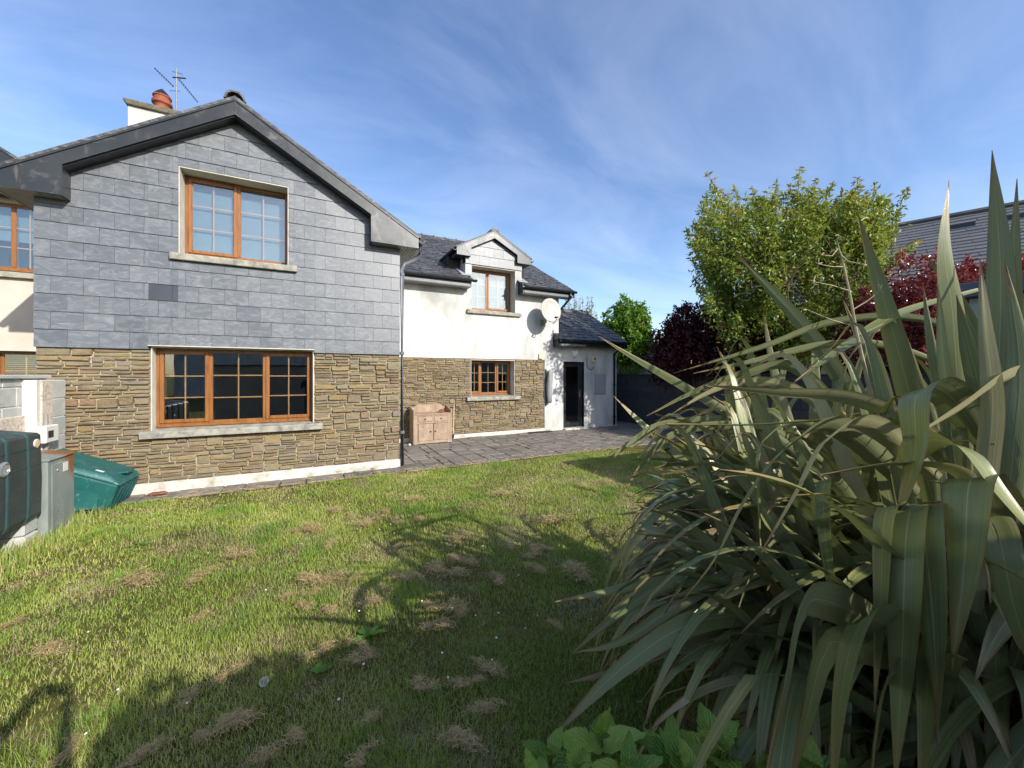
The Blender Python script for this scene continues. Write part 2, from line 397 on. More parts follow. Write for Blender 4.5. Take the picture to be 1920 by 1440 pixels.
# side walls of the gable projection and body of the house
MB().box(GX1-0.3, GX1-0.004, BK+0.302, W+0.2, -0.05, 4.1).build('side_wall', MATS['white_render'], house)
MB().box(GX0+0.004, GX0+0.3, BK+0.302, 12.0, -0.05, 4.1).build('side_wall', MATS['white_render'], house)
pl = MB().box(GX0, GX1+0.002, G-0.012, BK-0.002, -0.02, 0.15).box(GX1-0.004, GX1+0.012, G-0.012, W-0.03, -0.02, 0.15).build('plinth', MATS['plinth_paint'], house, bevel=0.006)

# --- wing wall: stone dado, white render, dormer front and the low extension share one plane
WX1, EX1 = 6.336, 8.54
wb = wall_cells(MB(), GX1, 5.848, -0.05, 2.062, W+0.035, W+0.3, [WIN['wlow']]).build('stone_wall', MATS['mortar'], house)
ww = wall_cells(MB(), GX1, WX1, 2.064, 4.02, W, W+0.3, [(WIN['wlow'][0], WIN['wlow'][1], 1, WIN['wlow'][3]), (WIN['dorm'][0], WIN['dorm'][1], WIN['dorm'][2], 4.6)])
wall_cells(ww, 5.85, WX1, -0.05, 2.064, W, W+0.3, [])
ww.box(3.444, WIN['dorm'][0], W, W+0.3, 4.02, 4.56); ww.box(WIN['dorm'][1], 5.098, W, W+0.3, 4.02, 4.56)
ww.build('rendered_wall', MATS['white_render'], house)
ew = wall_cells(MB(), WX1, EX1, -0.05, 2.60, W, W+0.3, [DOOR])
ew.box(EX1-0.3, EX1, W+0.3, W+3.7, -0.05, 2.6)
ew.prism([(W, 2.60), (W+3.7, 2.60), (W+1.85, 3.72)], 'x', EX1-0.3, EX1); ew.box(WX1-0.3, WX1-0.002, W+0.3, W+8, -0.05, 4.1)
ew.prism([(W+0.01, 4.10), (W+8.1, 4.10), (W+4.07, 6.38)], 'x', WX1-0.3, WX1-0.002)
ew.build('rendered_wall', MATS['white_render'], house)
MB().box(GX1+0.012, 5.848, W-0.012, W+0.033, -0.02, 0.105).box(5.85, DOOR[0]-0.01, W-0.010, W-0.001, -0.02, 0.075).box(DOOR[1]+0.01, EX1+0.008, W-0.010, W-0.001, -0.02, 0.085).build('plinth', MATS['plinth_paint'], house, bevel=0.005)
MB().box(DOOR[0]-0.02, DOOR[1]+0.03, W-0.14, W+0.3, -0.02, 0.062).build('door_step', MATS['plinth_paint'], house, bevel=0.008)

# --- stone cladding, every stone its own piece
def stone_mesh(w, h, rnd):
    """irregular bevelled stone, centred on the origin in x/z, face towards -y"""
    n = 10; g_ = rnd.uniform(.80, .95); ang = [math.atan2(h*b, w*a) for a, b in ((1, -.3), (1, .35), (1, 1), (.3, 1), (-.35, 1), (-1, 1), (-1, .3), (-1, -1), (-.3, -1), (1, -1))]
    p = rnd.uniform(9, 30); base = []
    for a in ang:
        c, s_ = math.cos(a)/w, math.sin(a)/h; k = (abs(c)**p+abs(s_)**p)**(-1/p)
        x = k*c*w/2; z = k*s_*h/2
        base.append((x*(1-rnd.uniform(0, 0.05))+rnd.uniform(-.004, .004), z*(1-rnd.uniform(0, 0.11))+rnd.uniform(-.003, .003)))
    pr = rnd.uniform(0.012, 0.044); e = rnd.uniform(0.005, 0.012); tx, tz = rnd.uniform(-.05, .05), rnd.uniform(-.12, .12)
    V = [(x, 0.05, z) for x, z in base]+[(x, -pr*0.5, z) for x, z in base]
    for x, z in base:
        fx, fz = max(0, 1-2*e/w), max(0, 1-2*e/h); V.append((x*fx, -pr+x*fx*tx+z*fz*tz+rnd.uniform(-.004, .004), z*fz))
    V.append((rnd.uniform(-.2, .2)*w, -pr-rnd.uniform(-0.002, 0.008), rnd.uniform(-.15, .15)*h))
    F = []
    for k in range(n):
        k2 = (k+1) % n
        F += [(k2, k, n+k, n+k2), (n+k2, n+k, 2*n+k, 2*n+k2), (2*n+k2, 2*n+k, 3*n)]
    return V, F
def skyline(nx, ceil, rnd):
    """random coursed rubble: always fill the lowest slot; ceil = top of each column"""
    hgt = [0]*nx; out = []
    while True:
        low = [(hgt[i], i) for i in range(nx) if hgt[i] < ceil[i]]
        if not low: return out
        h0, i = min(low); R = 0
        while i+R < nx and hgt[i+R] == h0 and h0 < ceil[i+R]: R += 1
        nb = [hgt[k]-h0 for k in (i-1, i+R) if 0 <= k < nx and hgt[k] > h0]; d = min(nb) if nb else 99
        big = rnd.random() < .055
        if R <= 15: w = R
        else:
            w = rnd.choice([7, 9, 11, 12, 14, 15, 17, 19, 22]) if not big else rnd.choice([9, 11, 13])
            if R-w < 7: w = R if R < 20 else R//2
        h = rnd.choice([2, 3, 3, 3, 4, 4, 5]) if not big else rnd.choice([8, 9])
        if 2 <= d <= 7 and rnd.random() < .75: h = d
        if w < 6: h = d if d < 12 else 5
        top = min(ceil[i:i+w]); h = min(h, top-h0)
        if 0 < top-(h0+h) <= 2: h = top-h0
        for k in range(i, i+w): hgt[k] = h0+h
        out.append((i, h0, w, h))
stones = []
def lay_stones(x0, x1, z0, z1, Y, holes, seed, parent, u=0.0168):
    rnd = random.Random(seed)
    nx, nz = int(round((x1-x0)/u)), int(round((z1-z0)/u)); ux, uz_ = (x1-x0)/nx, (z1-z0)/nz
    a, b, c, d = holes[0]; top = int(round((c-z0)/uz_))
    ceil = [top if int(round((a-x0)/ux)) <= k < int(round((b-x0)/ux)) else nz for k in range(nx)]
    for (i, j, w, h) in skyline(nx, ceil, rnd):
        if w*h < 3: continue
        W_, H_ = w*ux-0.006, h*uz_-0.006
        if W_ < 0.015 or H_ < 0.01: continue
        c = ((x0+(i+w/2)*ux), Y, z0+(j+h/2)*uz_); pj = proj(c)
        stones.append((W_*H_/pj[2]**2, c, stone_mesh(W_, H_, rnd), rnd.uniform(-.03, .03) if W_ < 0.3 else rnd.uniform(-.012, .012), parent))
lw, lv = WIN['low'], WIN['wlow']
lay_stones(GX0, GX1, 0.155, SLATE_Z-0.005, BK, [(lw[0]-.012, lw[1]+.012, lw[2], 9), (lw[0]-.11, lw[1]+.145, 0.755, 0.868)], 5, gwl)
lay_stones(GX1+0.02, 5.845, 0.108, 2.055, W+0.035, [(lv[0]-.012, lv[1]+.012, lv[2], 9), (lv[0]-.13, lv[1]+.14, 0.955, 1.062)], 6, wb, .0158)
stones.sort(key=lambda s_: -s_[0])
rest = MB()
for k, (a, c, (V, F), rot, par) in enumerate(stones):
    if k < 300:
        me = bpy.data.meshes.new('stone'); me.from_pydata(V, [], F); o = link('stone', me, MATS['stone'], par); o.location = c; o.rotation_euler = (0, rot, 0)
    else:
        b = len(rest.v); rest.v += [(x+c[0], y+c[1], z+c[2]) for x, y, z in V]; rest.f += [tuple(b+i for i in f) for f in F]
_me = bpy.data.meshes.new('stone_cladding'); _me.from_pydata(rest.v, [], rest.f)
tag(link('stone_cladding', _me, MATS['stone_stuff'], house), None, None, kind='stuff')

# --- wall slates
def clip(poly, a, b, c):
    """keep the part of a 2-D polygon where a*x + b*z <= c"""
    out = []
    for i in range(len(poly)):
        p, q = poly[i], poly[(i+1) % len(poly)]; dp, dq = a*p[0]+b*p[1]-c, a*q[0]+b*q[1]-c
        if dp <= 0: out.append(p)
        if dp*dq < 0:
            t = dp/(dp-dq); out.append((p[0]+(q[0]-p[0])*t, p[1]+(q[1]-p[1])*t))
    return out
def area(p): return abs(sum(p[i][0]*p[(i+1) % len(p)][1]-p[(i+1) % len(p)][0]*p[i][1] for i in range(len(p))))/2 if len(p) > 2 else 0
def hang_slates(x0, x1, z0, planes, holes, Y, sw, sh, parent, seed, rows, off=0.0, special=None):
    rnd = random.Random(seed)
    for r in range(rows):
        z = z0+r*sh; x = x0-sw+(sw/2 if r % 2 else 0)+off
        while x < x1:
            R = [(max(x+.0015, x0), z+.002), (min(x+sw-.0015, x1), z+.002), (min(x+sw-.0015, x1), z+sh+.0), (max(x+.0015, x0), z+sh)]
            x += sw
            if R[1][0]-R[0][0] < 0.02: continue
            pieces = [R]
            for (a, b, c, d) in holes:
                nxt = []
                for p in pieces:
                    mid = clip(clip(p, 1, 0, b), -1, 0, -a)
                    for q in (clip(p, 1, 0, a), clip(p, -1, 0, -b), clip(mid, 0, 1, c), clip(mid, 0, -1, -d)):
                        if area(q) > 4e-4: nxt.append(q)
                    
                pieces = nxt
            for p in pieces:
                for (a, b, c) in planes: p = clip(p, a, b, c) if len(p) > 2 else p
                if area(p) < 6e-4: continue
                cx = sum(q[0] for q in p)/len(p); cz = sum(q[1] for q in p)/len(p)
                n = len(p); j = rnd.uniform(0, .003); tilt = rnd.uniform(-.003, .003); V = []
                yy = lambda q: -0.010-j-0.012*(1-(q[1]-z)/sh)+tilt*(q[0]-cx)/sw
                for q in p: V.append((q[0]-cx, yy(q), q[1]-cz))
                for q in p: V.append((q[0]-cx, yy(q)+0.009, q[1]-cz))
                F = [tuple(range(n)), tuple(n+i for i in reversed(range(n)))]+[(i, n+i, n+(i+1) % n, (i+1) % n) for i in range(n)]
                me = bpy.data.meshes.new('slate'); me.from_pydata(V, [], F)
                m = MATS['wall_slate']
                if special and special[0] < cx < special[1] and special[2] < cz < special[3]: m = MATS['dark_slate']
                o = link('slate', me, m, parent); o.location = (cx, Y, cz); o.rotation_euler = (0, rnd.uniform(-.004, .004), 0)
simple('dark_slate', '#3b4048', '#343940', 0.5, 3, 30, 0.1)
e_ = 0.155
planes = [(-SL_L, 1, APZ-e_-SL_L*APX), (SL_R, 1, APZ-e_+SL_R*APX)]
hang_slates(GX0, GX1, SLATE_Z, planes, [(WIN['up'][0]-.004, WIN['up'][1]+.004, 3.262, WIN['up'][3]+.006), (-1.822, -0.288, 3.25, 3.362), (WIN['low'][0]-.02, WIN['low'][1]+.01, 1.9, 2.052)],
            BK-0.033, 0.297, 0.2265, gwu, 21, 17, special=(-2.02, -1.70, 2.66, 2.90))

# --- windows
def window(op, Y, rec, sashes, sill, parent, bars=True, blind=None, rail=0.055, face=None, sill_drop=0.10, sill_over=0.10, cols=2):
    """op = (x0, x1, z0, z1) opening; sashes = list of (x fraction 0, x fraction 1, opening sash?)"""
    x0, x1, z0, z1 = op; yf = Y+rec; fz0 = z0+0.045
    L = 0.010
    fr = MB(); fx0, fx1, fz1 = x0+L, x1-L, z1-L
    fr.box(fx0, fx0+rail, yf, yf+.07, fz0, fz1); fr.box(fx1-rail, fx1, yf, yf+.07, fz0, fz1)
    fr.box(fx0+rail, fx1-rail, yf, yf+.07, fz0, fz0+rail); fr.box(fx0+rail, fx1-rail, yf, yf+.07, fz1-rail, fz1)
    inner0, inner1 = fx0+rail, fx1-rail; wd = inner1-inner0
    for (a, b, s_) in sashes[:-1]: fr.box(inner0+b*wd-.03, inner0+b*wd+.03, yf+.001, yf+.069, fz0+rail, fz1-rail)
    fr.box(fx0-.001, fx1+.001, yf-.028, yf-.001, fz0-.02, fz0+.012)
    win = fr.build('window', MATS['golden_oak'], parent, bevel=0.006)
    for i, (a, b, s_) in enumerate(sashes):
        sx0 = inner0+a*wd+(0.03 if i else 0); sx1 = inner0+b*wd-(0.03 if i < len(sashes)-1 else 0); sz0, sz1 = fz0+rail, fz1-rail
        if s_:
            t = 0.05; m = MB(); p = yf-.016; ex = 0.018
            m.box(sx0-ex, sx0+t-ex, p, p+.05, sz0-ex, sz1+ex); m.box(sx1-t+ex, sx1+ex, p, p+.05, sz0-ex, sz1+ex)
            m.box(sx0+t-ex, sx1-t+ex, p, p+.05, sz0-ex, sz0+t-ex); m.box(sx0+t-ex, sx1-t+ex, p, p+.05, sz1-t+ex, sz1+ex)
            m.build('sash', MATS['golden_oak'], win, bevel=0.007)
            sx0 += t-ex; sx1 -= t-ex; sz0 += t-ex; sz1 -= t-ex
        gy = yf+.012
        MB().box(sx0-.004, sx1+.004, gy, gy+.004, sz0-.004, sz1+.004).build('pane', MATS['glass'], win)
        if bars:
            for c in range(1, cols):
                xc = sx0+(sx1-sx0)*c/cols; MB().box(xc-.009, xc+.009, gy+.007, gy+.014, sz0, sz1).build('glazing_bar', MATS['glazing_bar'], win)
            for r in (1, 2):
                zc = sz0+(sz1-sz0)*r/3; MB().box(sx0, sx1, gy+.0075, gy+.0135, zc-.009, zc+.009).build('glazing_bar', MATS['glazing_bar'], win)
    fy = face if face is not None else Y-.004
    rv = MB().box(x0-.002, x0+L, fy, yf+.1, z0, z1+.004).box(x1-L, x1+.002, fy, yf+.1, z0, z1+.004).box(x0+L, x1-L, fy, yf+.1, z1-L, z1+.004)
    rv.build('reveal', MATS['reveal_paint'], win)
    if sill:
        s0, s1 = x0-sill_over, x1+sill_over+.03
        sm = MB(); b = len(sm.v); yb = yf+.05; ya = Y-.075
        sm.prism([(ya, z0-sill_drop), (BK if Y < 8 else W+.03, z0-sill_drop), (BK if Y < 8 else W+.03, z0+.004), (ya+.012, z0-.006), (ya, z0-.018)], 'x', s0, s1)
        sm.prism([(BK-.001 if Y < 8 else W+.029, z0-.04), (yb, z0-.04), (yb, z0+.026), (BK-.001 if Y < 8 else W+.029, z0+.0041)], 'x', x0+.001, x1-.001)
        sm.build('sill', MATS['sill_stone'], win, bevel=0.006)
    # the room behind
    rm = MB(); ry0, ry1 = yf+.105, yf+2.6; a0, a1, c0, c1 = x0-.5, x1+.5, z0-.75, z1+.3
    rm.quad((a0, ry1, c0), (a1, ry1, c0), (a1, ry1, c1), (a0, ry1, c1)); rm.quad((a0, ry0, c0), (a0, ry1, c0), (a0, ry1, c1), (a0, ry0, c1))
    rm.quad((a1, ry0, c0), (a1, ry1, c0), (a1, ry1, c1), (a1, ry0, c1)); rm.quad((a0, ry0, c0), (a1, ry0, c0), (a1, ry1, c0), (a0, ry1, c0)); rm.quad((a0, ry0, c1), (a1, ry0, c1), (a1, ry1, c1), (a0, ry1, c1))
    for (p0, p1, q0, q1) in ((a0, x0, c0, c1), (x1, a1, c0, c1), (x0, x1, c0, z0), (x0, x1, z1, c1)):
        rm.quad((p0, ry0, q0), (p1, ry0, q0), (p1, ry0, q1), (p0, ry0, q1))
    rm.build('room', MATS['room_wall'], win)
    if blind is not None:
        MB().box(x0+.03, x1-.03, yf+.085, yf+.09, z0+blind, z1-.02).build('blind', MATS['blind_sky_tone'], win)  # blind whose colour stands in for reflected sky in the panes
    return win
window(WIN['up'], G, .235, [(0, .49, True), (.49, 1, False)], True, house, blind=0.0, face=G-.010, sill_over=.09)
window(WIN['low'], G, .165, [(0, .30, True), (.30, .67, False), (.67, 1, True)], True, house, sill_over=.105, face=G+.012)
window(WIN['wlow'], W, .28, [(0, .27, True), (.27, .67, False), (.67, 1, True)], True, house, sill_over=.125, face=W+.012)
window(WIN['dorm'], W, .30, [(0, .43, False), (.43, 1, True)], True, house, blind=0.0, sill_over=.13)
MB().box(WIN['low'][0]-.02, WIN['low'][1]+.01, G-.045, G+.02, WIN['low'][3]+.005, WIN['low'][3]+.018).build('drip_strip', MATS['reveal_paint'], house)

# --- back door
x0, x1, z0, z1 = DOOR
dm = MB(); dy = W+.075
dm.box(x0, x0+.06, dy, dy+.07, z0, z1).box(x1-.06, x1, dy, dy+.07, z0, z1).box(x0+.06, x1-.06, dy, dy+.07, z1-.06, z1).box(x0+.06, x1-.06, dy, dy+.07, z0, z0+.04)
door = dm.build('door', MATS['black_trim'], house, bevel=.005)
lf = MB(); a0, a1, c0, c1 = x0+.062, x1-.062, z0+.042, z1-.062
lf.box(a0, a0+.09, dy+.01, dy+.06, c0, c1).box(a1-.09, a1, dy+.01, dy+.06, c0, c1).box(a0+.09, a1-.09, dy+.01, dy+.06, c0, c0+.12).box(a0+.09, a1-.09, dy+.01, dy+.06, c1-.09, c1)
lf.build('door_leaf', MATS['black_trim'], door, bevel=.006)
MB().box(a0+.085, a1-.085, dy+.03, dy+.036, c0+.11, c1-.08).build('pane', MATS['glass'], door)
MB().box(a1-.07, a1-.03, dy-.006, dy+.012, .98, 1.2).tube([(a1-.05, dy-.005, 1.09), (a1-.05, dy-.05, 1.09), (a1-.17, dy-.05, 1.09)], .011).build('handle', MATS['galvanised'], door)
hm = MB()
for hz in (.25, 1.0, 1.8): hm.tube([(x1-.01, dy-.012, hz), (x1-.01, dy-.012, hz+.1)], .012)
hm.build('hinge', MATS['black_trim'], door)
MB().box(x1, x1+.008, W+.01, dy+.1, z0, z1).box(x0-.008, x0, W+.01, dy+.1, z0, z1).box(x0, x1, W+.01, dy+.1, z1, z1+.008).build('reveal', MATS['reveal_paint'], door)
rm = MB(); rm.box(x0-.4, x1+.4, dy+.12, dy+2.2, 0.02, 2.3); 
rb = rm.build('room', MATS['room_wall'], door)
bm_ = bmesh.new(); bm_.from_mesh(rb.data); bm_.faces.ensure_lookup_table()
bmesh.ops.delete(bm_, geom=[f for f in bm_.faces if abs(f.calc_center_median().y-(dy+.12)) < .01], context='FACES_ONLY'); bm_.to_mesh(rb.data); bm_.free()

# --- gable roof: verge fascia with boxed ends, slabs, soffits, gutters
V0 = G-0.205
EL, ER = -3.43, 1.604; zL, zR = rake(EL), rake(ER)
def rk(x, off): return (x, rake(x)-off)
fas = [(APX, APZ), (ER, zR), (ER, 3.868), (0.812, 3.868), (0.812, rake(.812)-.21), (APX, APZ-.22), (-2.807, rake(-2.807)-.19), (-2.807, 3.868), (EL, 3.868), (EL, zL)]
roof = MB()
for a, b in ((EL-.05, APX), (APX, ER+.04)):
    za, zb = (rake(a), rake(b)); roof.prism([(a, za+.004), (b, zb+.004), (b, zb+.045), (a, za+.045)], 'y', V0-.015, 12.2)
roof_o = roof.build('roof', MATS['roof_slate_stuff'], house)
fm = MB()
fm.prism([fas[0], fas[1], fas[2], fas[3], fas[4], fas[5]], 'y', V0, V0+.022); fm.prism([fas[0], fas[5], fas[6], fas[7], fas[8], fas[9]], 'y', V0, V0+.022)
fo = fm.build('verge_fascia', MATS['zinc_trim'], house)
lip = MB()
for (p, q) in ((fas[0], fas[1]), (fas[0], fas[9])):
    lip.prism([(p[0], p[1]+.002), (q[0], q[1]+.002), (q[0], q[1]-.022), (p[0], p[1]-.022)], 'y', V0-.014, V0-.001)
for (p, q) in ((fas[5], fas[4]), (fas[5], fas[6])):
    lip.prism([(p[0], p[1]), (q[0], q[1]), (q[0], q[1]+.016), (p[0], p[1]+.016)], 'y', V0-.007, V0-.001)
for (xa, xb) in ((.812, ER), (EL, -2.807)): lip.box(xa, xb, V0-.008, V0-.001, 3.868, 3.884)
lip.box(.812, .828, V0-.0082, V0-.001, 3.885, rake(.82)-.2); lip.box(-2.823, -2.807, V0-.0082, V0-.001, 3.885, rake(-2.81)-.18)
lip.box(APX-.012, APX+.012, V0-.009, V0-.001, APZ-.215, APZ-.024)
for xa, za in ((.83, 3.885), ):
    lip.prism([(.83, 3.887), (.85, 3.887), (1.12, rake(1.12)-.03), (1.10, rake(1.10)-.03)], 'y', V0-.005, V0-.0012)
lip.build('seam', MATS['zinc_trim'], fo)
ret = MB()      # returns and soffit from the fascia back to the wall
ret.box(.812, .834, V0+.0225, BK-.05, 3.87, rake(.82)-.2); ret.box(-2.829, -2.807, V0+.0225, BK-.05, 3.87, rake(-2.81)-.18)
ret.prism([(.834, rake(.834)-.2), (APX, APZ-.21), (APX, APZ-.235), (.834, rake(.834)-.225)], 'y', V0+.0225, BK-.03)
ret.prism([(-2.829, rake(-2.829)-.18), (APX, APZ-.21), (APX, APZ-.235), (-2.829, rake(-2.829)-.205)], 'y', V0+.0225, BK-.03)
ret.build('verge_soffit', MATS['black_trim'], house)
so = MB()
def strips(mb, xa, xb, y0, y1, z, n):
    for k in range(n):
        t0 = xa+(xb-xa)*k/n; t1 = xa+(xb-xa)*(k+1)/n; mb.box(t0+.004, t1-.004, y0, y1, z, z+.012)
    mb.box(xa, xb, y0, y1, z+.0125, z+.02)
for a_ in ((.834, GX1, V0+.023, BK-.05, 3.872, 5), (GX1+.002, ER-.02, V0+.023, W-.3, 3.872, 5), (EL+.02, GX0-.002, V0+.023, 11.8, 3.872, 6), (GX0, -2.83, V0+.023, BK-.05, 3.872, 3)):
    so = MB(); strips(so, *a_); so.build('soffit', MATS['soffit'], house)
MB().box(ER-.0195, ER, V0+.0225, W-.25, 3.866, zR).build('eaves_fascia', MATS['black_trim'], house)
MB().box(EL, EL+.0195, V0+.0225, 11.8, 3.866, zL).build('eaves_fascia', MATS['black_trim'], house)
def gutter(name_parent, p0, p1, outward, mat, r=.058):
    """half-round gutter between two points, opening upwards"""
    p0, p1, o = Vector(p0), Vector(p1), Vector(outward); mb = MB(); n = 8; ring = []
    for p in (p0, p1):
        for k in range(n+1):
            a = math.pi*k/n; mb.v.append(tuple(p+o*(r-r*math.cos(a))+Vector((0, 0, -r*math.sin(a)))))
        for k in range(n+1):
            a = math.pi*(n-k)/n; rr = r-.006; mb.v.append(tuple(p+o*(r-rr*math.cos(a))+Vector((0, 0, .002-rr*math.sin(a)))))
    m = 2*(n+1)
    for k in range(m): k2 = (k+1) % m; mb.f.append((k, k2, m+k2, m+k))
    mb.f.append(tuple(reversed(range(m)))); mb.f.append(tuple(m+k for k in range(m)))
    g = mb.build('gutter', mat, name_parent, smooth=False); L = (p1-p0).length; t = (p1-p0).normalized()
    br = MB(); k = .35
    while k < L:
        c = p0+t*k; br.tube([c+o*(-.0)+Vector((0, 0, .004)), c+o*(r*.15)+Vector((0, 0, -r*.75)), c+o*r+Vector((0, 0, -r*1.06)), c+o*(r*1.85)+Vector((0, 0, -r*.75)), c+o*(2*r)+Vector((0, 0, .004))], .006, 5); k += .9
    br.build('bracket', mat, g); return g
gutter(house, (ER+.002, V0+.0, 4.02), (ER+.002, W-.25, 4.02), (1, 0, 0), MATS['black_trim'])
gutter(house, (EL-.002, V0+.0, 3.99), (EL-.002, 11.8, 3.99), (-1, 0, 0), MATS['black_trim'])
dp = MB().tube([(ER+.06, V0+.14, 3.97), (ER+.06, V0+.14, 3.80), (ER-.02, V0+.16, 3.70), (GX1+.09, G-.02+.05, 3.62), (GX1+.040, G-.0, 3.5), (GX1+.040, G-.0, .04)], .037, 10)
dpo = dp.build('downpipe', MATS['grey_pipe'], house, smooth=True)
cl = MB()
for z in (3.4, 2.0, .6): cl.tube([(GX1+.040, G, z), (GX1+.040, G, z+.05)], .043, 10); cl.box(GX1-.004, GX1+.05, G+.03, G+.06, z, z+.05)
cl.build('bracket', MATS['grey_pipe'], dpo)
rt = MB(); rnd = random.Random(2)      # ridge tile ends on the gable
for k in range(11):
    y = V0-.02+k*.45; sec = [(-.135, -.075), (-.10, .02), (-.045, .055), (.045, .055), (.10, .02), (.135, -.075), (.11, -.075), (.08, .0), (.035, .03), (-.035, .03), (-.08, .0), (-.11, -.075)]
    rt.prism([(APX+a*1.0, APZ+.06+b) for a, b in sec], 'y', y, y+.443)
rt.build('ridge_tile', MATS['roof_slate_stuff'], roof_o)

# --- main roof over the wing, dormer, extension
RS = 0.56; EY = 9.13; EZ = 4.06; RY, RZ = 13.5, EZ+RS*(13.5-EY)
VX = 6.68
def rz(y): return EZ+RS*(y-EY)
mr = MB()
for a, b, y0 in ((GX0-.3, 3.50, EY), (5.0, VX, EY), (3.50, 5.0, 11.2)):
    mr.prism([(y0, rz(y0)), (RY, RZ), (RY, RZ-.06), (y0, rz(y0)-.06)], 'x', a, b)
mr.prism([(RY, RZ), (RY+4.4, RZ-2.46), (RY+4.4, RZ-2.52), (RY, RZ-.06)], 'x', GX0-.3, VX)
mroof = mr.build('roof', MATS['membrane'], house)
er = MB(); XR = 8.72; XS = 0.60; EXY, EXZ = 9.13, 2.655; ERY = 11.13; ERZ = EXZ+XS*(ERY-EXY)
er.prism([(EXY, EXZ), (ERY, ERZ), (ERY+2, EXZ), (ERY+2, EXZ-.06), (ERY, ERZ-.06), (EXY, EXZ-.06)], 'x', WX1+.002, XR)
er.box(6.13, WX1, EXY, W-.002, EXZ-.06, EXZ-.001)
eroof = er.build('roof', MATS['membrane'], house)
rsl = []
def slate_rows(fn, x0, x1, slope, y_e, z_e, length, parent, excl, seed):
    rnd = random.Random(seed); ex, sw = .20, .255; ang = math.atan(slope); rows = int(length/ex)
    for r in range(rows+1):
        x = x0-(sw/2 if r % 2 else 0)
        while x < x1-.03:
            a, b = max(x, x0)+.002, min(x+sw, x1)-.002; x += sw
            if b-a < .03: continue
            s0 = r*ex-.03; y = y_e+s0*math.cos(ang); z = z_e+s0*math.sin(ang)
            if excl((a+b)/2, y+.1): continue
            pj = proj((a, y, z)); rsl.append(((b-a)*ex/pj[2]**2, (a, b), y, z, ang, rnd.uniform(0, .006), rnd.uniform(-.006, .006), rnd.uniform(-.012, .012), parent))
Lm = (RY-EY)/math.cos(math.atan(RS))
slate_rows(None, 1.50, VX, RS, EY, EZ, Lm-.15, mroof, lambda x, y: (3.50 < x < 5.0 and y < 11.5) or (3.2 < x < 5.3 and 10.4 < y < 11.7 and abs(x-4.25) < (11.7-y)*.9), 31)
slate_rows(None, WX1+.01, XR, XS, EXY, EXZ, (ERY-EXY)/math.cos(math.atan(XS))-.1, eroof, lambda x, y: False, 32)
slate_rows(None, 6.14, WX1+.005, XS, EXY, EXZ, .26, eroof, lambda x, y: False, 33)
rsl.sort(key=lambda s_: -s_[0]); rest = MB()
for k, (ar, (a, b), y, z, ang, lift, rot, lat, par) in enumerate(rsl):
    w = (b-a)/2; L = .30; ca, sa = math.cos(ang), math.sin(ang); cx = (a+b)/2; V = []
    jag = [random.uniform(-.006, .006) for _ in range(2)]
    for (u, v) in ((-w, lat+jag[0]), (w, lat+jag[1]), (w, L), (-w, L)):
        h1 = .022+lift-(v/L)*.016+rot*u/w
        for hh in (h1, h1-.009): V.append((u, v*ca-hh*sa, v*sa+hh*ca))
    F = [(0, 2, 4, 6), (7, 5, 3, 1), (0, 1, 3, 2), (2, 3, 5, 4), (4, 5, 7, 6), (6, 7, 1, 0)]
    if k < 300:
        me = bpy.data.meshes.new('roof_slate'); me.from_pydata(V, [], F); o = link('roof_slate', me, MATS['roof_slate'], par); o.location = (cx, y, z)
    else:
        q = len(rest.v); rest.v += [(v[0]+cx, v[1]+y, v[2]+z) for v in V]; rest.f += [tuple(q+i for i in f) for f in F]
_me = bpy.data.meshes.new('roof_slates'); _me.from_pydata(rest.v, [], rest.f); tag(link('roof_slates', _me, MATS['roof_slate_stuff'], house), None, None, kind='stuff')
def ridge(x0, x1, y, z, par, step=.42, r=.12):
    x = x0
    while x < x1-.05:
        xe = min(x+step, x1); MB().prism([(y-r, z-.07), (y-r*.55, z+.03), (y, z+.055), (y+r*.55, z+.03), (y+r, z-.07)], 'x', x, xe-.008).box(x-.012, x+.03, y-r*.5, y+r*.5, z+.03, z+.074).build('ridge_tile', MATS['roof_slate'], par); x = xe
ridge(1.2, VX, RY, RZ+.03, mroof); ridge(WX1+.01, XR, ERY, ERZ+.03, eroof)
bl = MB(); bl.prism([(EY, EZ-.17), (RY, RZ-.17), (RY, RZ-.005), (EY, EZ-.005)], 'x', VX-.03, VX-.002)
bl.prism([(EXY, EXZ-.17), (ERY, ERZ-.17), (ERY, ERZ-.005), (EXY, EXZ-.005)], 'x', XR-.03, XR-.002)
bl.prism([(EY+.03, EZ-.18), (RY, RZ-.18), (RY, RZ-.165), (EY+.03, EZ-.165)], 'x', WX1, VX-.031)
bl.prism([(EXY+.03, EXZ-.18), (ERY, ERZ-.18), (ERY, ERZ-.165), (EXY+.03, EXZ-.165)], 'x', EX1, XR-.031)
bl.build('bargeboard', MATS['black_trim'], house)
for a, b, z, y in ((ER+.01, 3.50, EZ, EY), (4.985, VX-.001, EZ, EY), (6.13, XR-.001, EXZ, EXY)):
    MB().box(a, b, y+.012, y+.034, z-.20, z-.012).build('eaves_fascia', MATS['black_trim'], house)
MB().box(3.478, 3.499, EY+.035, W-.002, EZ-.20, EZ+.1).build('eaves_end', MATS['black_trim'], house); MB().box(4.986, 5.006, EY+.035, W-.002, EZ-.2, EZ+.1).build('eaves_end', MATS['black_trim'], house); MB().box(6.131, 6.152, EXY+.035, W-.002, EXZ-.20, EXZ+.1).build('eaves_end', MATS['black_trim'], house)
for a, b, z, y in ((ER+.01, 3.477, EZ, EY), (5.007, VX-.031, EZ, EY), (6.153, XR-.031, EXZ, EXY)): MB().box(a, b, y+.035, W-.002, z-.197, z-.18).build('soffit', MATS['soffit'], house)
